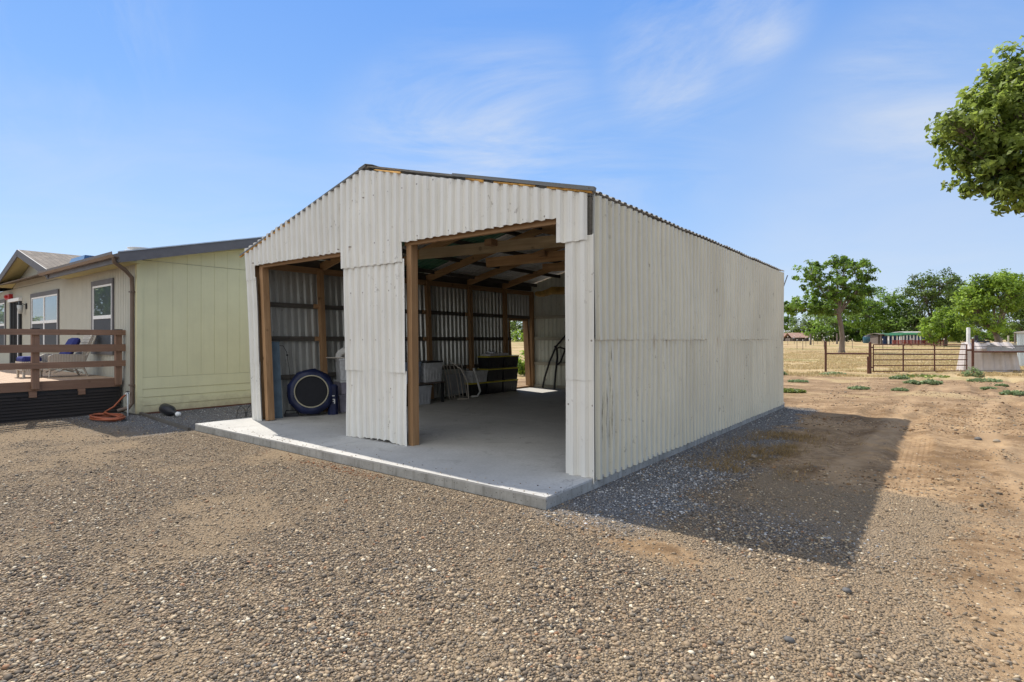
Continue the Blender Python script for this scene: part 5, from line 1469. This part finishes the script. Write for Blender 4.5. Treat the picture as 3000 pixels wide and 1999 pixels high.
s = MB(); s.tube([(0, 0, -.1), (0, 0, 1.85)], .09, 10); tag(s.build('wood_post', M['black'], None, cs((2860-1500)/1632*33, 33)), 'black post right of the white plastic pipe', 'post')
# shade netting sagging over the rail
nv = []; nf = []; nu, nw = 22, 7
A0 = Vector(cs((2893-1500)/1632*28.0, 28.0, 1.27)); A1 = Vector(cs(28.0*.98, 28.0, 1.13)); 
for j in range(nw):
    for i in range(nu):
        u = i/(nu-1); v = j/(nw-1)
        p = A0.lerp(A1, u)
        q = C0.lerp(C1, .16 + .84*u) + Vector((0, 0, .02))
        z = p.lerp(q, v)
        z.z += -.05*math.sin(math.pi*v)*(0.6+.4*math.sin(u*9)) + .015*math.sin(u*40+v*3)
        nv.append(z)
for j in range(nw-1):
    for i in range(nu-1): nf.append((j*nu+i, j*nu+i+1, (j+1)*nu+i+1, (j+1)*nu+i))
s = MB(); s.add(nv, nf, 0, True); s.add([v - Vector((0, 0, .01)) for v in nv], [f[::-1] for f in nf], 0, True)
tag(s.build('shade_netting', M['shademesh']), 'grey shade netting sagging between hutch and pipe rail', 'netting')
def metal_shed():
    D = 33; h = empty('metal_shed', cs((2984-1500)/1632*D, D), YAW-R(44), 'pale blue grey ribbed metal shed at the right edge of the view', 'shed')
    corr('wall_sheet', [M['bluegrey'], M['inner']], h, (0, 0, 0), (1, 0, 0), (-.03, 0, 1), (0, -1, 0), 0, 3.0, lambda u: 0, lambda u: 2.0, .03, 2, (), .004, 901)
    corr('wall_sheet', [M['bluegrey'], M['inner']], h, (0, 2.4, 0), (0, -1, 0), (-.03, 0, 1), (-1, 0, 0), 0, 2.4, lambda u: 0, lambda u: 2.0, .03, 2, (), .004, 902)
    s = MB(); s.hexa([(-.2, -.15, 2.0), (3.2, -.15, 2.0), (3.2, 2.6, 2.0), (-.2, 2.6, 2.0), (-.2, -.15, 2.04), (3.2, -.15, 2.5), (3.2, 2.6, 2.5), (-.2, 2.6, 2.04)]); s.build('roof', M['tinroof'], h)
metal_shed()

# ------------------------------------------------------------------ far farm buildings
def local(fx, D): return cs((fx-1500)/1632*D, D, GZ+float(rise(D)))
def gambrel():
    D = 190; b = empty('gambrel_barn', local(2262, D), YAW, 'pale tin gambrel barn roof rising behind the red roofed shed', 'barn')
    w = (2319-2262)/1632*D; k = D/1632
    u_ = 1.62-float(rise(D)); z0 = u_ + (994-975)*k; z1 = u_ + (994-960)*k; z2 = u_+(994-954)*k
    s = MB(); s.box((0, 0, 0), (w, 7, z0)); s.build('wall', M['barnwall'], b)
    s = MB()
    s.hexa([(-.3, -.4, z0), (w+.3, -.4, z0), (w+.3, 1.4, z1), (-.3, 1.4, z1), (-.3, -.4, z0+.1), (w+.3, -.4, z0+.1), (w+.3, 1.4, z1+.1), (-.3, 1.4, z1+.1)])
    s.hexa([(-.3, 1.4, z1), (w+.3, 1.4, z1), (w+.3, 3.5, z2), (-.3, 3.5, z2), (-.3, 1.4, z1+.1), (w+.3, 1.4, z1+.1), (w+.3, 3.5, z2+.1), (-.3, 3.5, z2+.1)])
    s.hexa([(-.3, 3.5, z2), (w+.3, 3.5, z2), (w+.3, 7.3, z0), (-.3, 7.3, z0), (-.3, 3.5, z2+.1), (w+.3, 3.5, z2+.1), (w+.3, 7.3, z0+.1), (-.3, 7.3, z0+.1)])
    s.build('roof', M['tinroof'], b)
gambrel()
def lean_shed(name, fx0, fx1, yt, ye, D, roofmat, wallmat, label, posts=6, tilt=2.2):
    b = empty(name, local(fx0, D), YAW, label, 'shed')
    k = D/1632; w = (fx1-fx0)*k; u_ = 1.62-float(rise(D)); zt = u_+(994-yt)*k; ze = u_+(994-ye)*k
    s = MB(); s.box((0, tilt*.55, 0), (w, tilt*2, ze-.1)); s.build('wall', M[wallmat], b)
    s = MB(); s.hexa([(-.3, -.3, ze), (w+.3, -.3, ze), (w+.3, tilt, zt), (-.3, tilt, zt), (-.3, -.3, ze+.1), (w+.3, -.3, ze+.1), (w+.3, tilt, zt+.1), (-.3, tilt, zt+.1)]); s.hexa([(-.3, tilt, zt), (w+.3, tilt, zt), (w+.3, tilt*2+.3, ze), (-.3, tilt*2+.3, ze), (-.3, tilt, zt+.1), (w+.3, tilt, zt+.1), (w+.3, tilt*2+.3, ze+.1), (-.3, tilt*2+.3, ze+.1)]); s.build('roof', M[roofmat], b)
    for i in range(posts):
        x = w*i/(posts-1)
        s = MB(); s.box((x-.09, -.1, 0), (x+.09, .08, ze)); s.build('post', M['whitetrim' if roofmat == 'greenroof' else 'barnwall'], b)
lean_shed('red_roofed_shed', 2262, 2318, 977, 987, 165, 'rustroof', 'barnwall', 'long low shed with tan roof nearest the white barn corner', 4)
lean_shed('red_roofed_shed', 2321, 2375, 976, 990, 160, 'rustroof', 'barnwall', 'rust red roofed open shed with dark posts left of the lone tree', 4)
lean_shed('tin_roofed_shed', 2352, 2376, 972, 980, 178, 'tinroof', 'barnwall', 'pale tin roofed shed peeping over the rust red roof', 3)
lean_shed('feed_shelter', 2603, 2640, 978, 984, 98, 'greenroof', 'bluewall', 'green roofed feed shelter on white posts, left of its longer neighbour', 4, 2.0)
lean_shed('feed_shelter', 2637, 2696, 976, 982, 101, 'greenroof', 'bluewall', 'longer green roofed feed shelter on white posts beside the blue building', 7, 2.0)
lean_shed('blue_building', 2660, 2722, 973, 975.5, 106, 'tinroof', 'bluewall', 'long blue building with thin white roof behind the green shelters', 2, 2.0)
lean_shed('dark_hut', 2581, 2600, 978, 981, 99, 'barnwall', 'barnwall', 'small dark hut left of the green shelters', 2, 1.5)
for i, (a, b_, y0) in enumerate(((2617, 2668, 994), (2672, 2730, 993), (2736, 2766, 996))):
    D = 93; k = D/1632
    pf_ = empty('red_panel_fence', local(a, D), YAW, ('red slatted panel fence below the first green shelter', 'red slatted panel fence below the blue building', 'short red slatted panel fence under the yellowish bush')[i], 'fence', 'red corral panels')
    w = (b_-a)*k
    for j in range(5):
        s = MB(); s.box((0, 0, .12+j*.17), (w, .05, .24+j*.17)); s.build('board', M['redpanel'], pf_)
    for j in range(4):
        s = MB(); s.box((w*j/3-.06, .051, -.1), (w*j/3+.06, .15, 1.0)); s.build('post', M['redpanel'], pf_)
tk = empty('water_tank', local(2546, 106), YAW, 'squat dark teal round tank seen past the field fence', 'tank')
s = MB(); s.lathe([(1.0, 0), (1.03, .5), (1.0, 1.15), (.95, 1.2)], 24); s.build('wall', M['teal'], tk)
s = MB(); s.lathe([(.97, 1.2), (.7, 1.42), (.25, 1.52), (.25, 1.6), (0, 1.62)], 24); s.build('lid', M['black'], tk)
tr_ = empty('stock_trough', local(2570, 108), YAW, 'low pale stock trough right of the dark teal tank', 'trough')
s = MB(); s.tub((1.1, 0, .5), 2.6, .8, .55, .85); s.build('basin', M['whitetrim'], tr_)
for x in (.2, 2.0):
    s = MB(); s.box((x-.08, -.3, 0), (x+.08, .3, .5)); s.build('leg', M['barnwall'], tr_)
# corral rails at far right
cr = empty('corral_rails', local(2936, 52), YAW, 'weathered grey corral rails behind the netting', 'fence')
for i in range(5):
    s = MB(); s.box((i*.62-.05, 0, 0), (i*.62+.05, .1, 1.75+.2*(i % 3))); s.build('post', M['palegirt' if i % 2 else 'barnwall'], cr)
for z in (.6, 1.1): 
    s = MB(); s.box((-.2, -.06, z), (2.8, -.002, z+.12)); s.build('rail', M['palegirt'], cr)

# ------------------------------------------------------------------ sky, sun, camera
EL = R(52.0); AZ = math.atan2(-.755, .200)
sd = Vector((math.sin(AZ)*math.cos(EL), math.cos(AZ)*math.cos(EL), math.sin(EL)))
w = bpy.data.worlds.new('World'); sc.world = w; w.use_nodes = True
nt = w.node_tree; nt.nodes.clear()
out = nt.nodes.new('ShaderNodeOutputWorld'); bgn = nt.nodes.new('ShaderNodeBackground')
sky = nt.nodes.new('ShaderNodeTexSky'); sky.sky_type = 'NISHITA'; sky.sun_disc = False
sky.sun_elevation = EL; sky.sun_rotation = AZ
sky.air_density = 1.0; sky.dust_density = 0.1; sky.ozone_density = 2.5; sky.altitude = 50
tc = nt.nodes.new('ShaderNodeTexCoord')
sx = nt.nodes.new('ShaderNodeSeparateXYZ'); nt.links.new(tc.outputs['Generated'], sx.inputs[0])
def wm(op, a, b=0.0, clamp=False):
    n = nt.nodes.new('ShaderNodeMath'); n.operation = op; n.use_clamp = clamp
    for i, v in enumerate((a, b)):
        if isinstance(v, (int, float)): n.inputs[i].default_value = v
        else: nt.links.new(v, n.inputs[i])
    return n.outputs[0]
zz = wm('ADD', wm('MAXIMUM', sx.outputs[2], 0.0), 0.12)
cx = nt.nodes.new('ShaderNodeCombineXYZ')
nt.links.new(wm('DIVIDE', sx.outputs[0], zz), cx.inputs[0]); nt.links.new(wm('DIVIDE', sx.outputs[1], zz), cx.inputs[1])
mp = nt.nodes.new('ShaderNodeMapping'); mp.inputs['Rotation'].default_value = (0, 0, R(-25)); mp.inputs['Scale'].default_value = (0.34, 1.15, 1)
nt.links.new(cx.outputs[0], mp.inputs[0])
def wn(scale, detail, rough, dist, vec):
    n = nt.nodes.new('ShaderNodeTexNoise'); n.inputs['Scale'].default_value = scale; n.inputs['Detail'].default_value = detail
    n.inputs['Roughness'].default_value = rough; n.inputs['Distortion'].default_value = dist
    nt.links.new(vec, n.inputs['Vector']); return n.outputs[0]
def wr(f, stops):
    n = nt.nodes.new('ShaderNodeValToRGB'); e = n.color_ramp.elements
    while len(e) < len(stops): e.new(.5)
    for i, (p, c) in enumerate(stops):
        e[i].position = p; e[i].color = (c, c, c, 1) if isinstance(c, (int, float)) else (*c, 1)
    nt.links.new(f, n.inputs[0]); return n.outputs[0]
def wdir(fx, fy):
    x_, z_ = (fx-1500)/1632, (994-fy)/1632
    return Vector((x_*math.cos(YAW) - math.sin(YAW), x_*math.sin(YAW) + math.cos(YAW), z_)).normalized()
def wblob(fx, fy, deg, amp):
    n = nt.nodes.new('ShaderNodeVectorMath'); n.operation = 'DOT_PRODUCT'
    nt.links.new(tc.outputs['Generated'], n.inputs[0]); n.inputs[1].default_value = wdir(fx, fy)
    c0 = math.cos(R(deg))
    m = nt.nodes.new('ShaderNodeMapRange'); m.interpolation_type = 'SMOOTHERSTEP'
    m.inputs['From Min'].default_value = c0; m.inputs['From Max'].default_value = 1.0
    m.inputs['To Min'].default_value = 0.0; m.inputs['To Max'].default_value = amp
    nt.links.new(n.outputs['Value'], m.inputs['Value'])
    return m.outputs[0]
def wsum(l):
    o = l[0]
    for q in l[1:]: o = wm('ADD', o, q)
    return o
def wrot(deg, sx_, sy_):
    p = nt.nodes.new('ShaderNodeMapping'); p.inputs['Rotation'].default_value = (0, 0, R(deg)); nt.links.new(cx.outputs[0], p.inputs[0])
    q = nt.nodes.new('ShaderNodeMapping'); q.inputs['Scale'].default_value = (sx_, sy_, 1); nt.links.new(p.outputs[0], q.inputs[0])
    return q.outputs[0]
streak = wr(wn(1.0, 10, .66, .9, wrot(22, .75, 2.3)), [(.40, 0.0), (.72, 1.0)])
flat = wr(wn(1.0, 10, .64, .7, wrot(-35, .9, 1.7)), [(.40, 0.0), (.70, 1.0)])
soft_ = wr(wn(.9, 5, .55, .4, cx.outputs[0]), [(.25, 0.0), (.8, 1.0)])
m1 = wsum([wblob(2040, 90, 10, .7), wblob(1930, 230, 6, .6), wblob(2230, 0, 6, .6), wblob(80, 120, 11, .45), wblob(330, 20, 7, .3)])
m2 = wsum([wblob(1330, 430, 12, .6), wblob(1480, 470, 17, .5), wblob(1150, 400, 8, .25), wblob(1560, 330, 8, .5), wblob(1930, 450, 9, .5), wblob(2750, 220, 9, .5), wblob(700, 560, 12, .3), wblob(60, 520, 10, .3), wblob(2560, 320, 8, .35)])
m3 = wsum([wblob(2560, 560, 19, .55), wblob(2700, 700, 16, .4), wblob(500, 760, 16, .35), wblob(1250, 520, 14, .3)])
cf = wm('MULTIPLY', wsum([wm('MULTIPLY', streak, m1), wm('MULTIPLY', flat, m2), wm('MULTIPLY', wm('ADD', .45, wm('MULTIPLY', soft_, .55)), m3)]), .50, True)
def wmix(f, a, b, mode='MIX'):
    n = nt.nodes.new('ShaderNodeMix'); n.data_type = 'RGBA'; n.blend_type = mode
    for i, v in ((0, f), (6, a), (7, b)):
        if isinstance(v, (int, float)): n.inputs[i].default_value = v
        elif isinstance(v, tuple): n.inputs[i].default_value = (*v, 1)
        else: nt.links.new(v, n.inputs[i])
    return n.outputs[2]
S = 3.6
grad = wr(wm('MAXIMUM', sx.outputs[2], 0.0), [(0.0, (1.95/S, 2.45/S, 3.4/S)), (.20, (1.20/S, 2.02/S, 3.6/S)), (.36, (.78/S, 1.70/S, 3.6/S)), (.55, (.46/S, 1.36/S, 3.6/S)), (1.0, (.34/S, 1.15/S, 3.3/S))])
grad = wmix(1.0, grad, (S, S, S), 'MULTIPLY')
base = wmix(.78, sky.outputs[0], grad)
base = wmix(cf, base, (3.1, 3.35, 3.75))
# added bright sky fill, unseen overhead and behind the photographer, lifting the shaded walls
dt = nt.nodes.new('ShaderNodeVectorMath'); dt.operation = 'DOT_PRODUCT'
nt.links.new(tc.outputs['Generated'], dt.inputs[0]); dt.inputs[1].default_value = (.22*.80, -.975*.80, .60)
sky_fill = wr(dt.outputs['Value'], [(.40, 0.0), (.82, 1.0)])
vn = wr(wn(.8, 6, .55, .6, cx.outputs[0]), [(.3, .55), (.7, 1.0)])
base = wmix(wm('MULTIPLY', sky_fill, vn), base, (6.4, 6.35, 6.0))
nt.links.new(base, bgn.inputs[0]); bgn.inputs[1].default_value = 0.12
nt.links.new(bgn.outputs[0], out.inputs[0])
sl = bpy.data.lights.new('sun', 'SUN'); sl.energy = 3.2; sl.angle = R(0.53); sl.color = (1.0, 0.94, 0.845)
so = bpy.data.objects.new('sun', sl); col.objects.link(so); so.rotation_euler = sd.to_track_quat('Z', 'Y').to_euler()
so.location = (-20, 5, 30)

cd = bpy.data.cameras.new('camera'); cam = bpy.data.objects.new('camera', cd); col.objects.link(cam)
cam.location = CAM; cam.rotation_euler = (R(90), 0, YAW)
cd.sensor_width = 36; cd.lens = 36*1632/3000; cd.shift_y = -5.5/3000
cd.clip_start = 0.05; cd.clip_end = 4000
sc.camera = cam
sc.view_settings.view_transform = 'Standard'; sc.view_settings.look = 'None'; sc.view_settings.gamma = 1
sc.view_settings.exposure = 0.96
sc.render.engine = 'CYCLES'
sc.cycles.max_bounces = 8; sc.cycles.diffuse_bounces = 5
sc.cycles.use_denoising = True
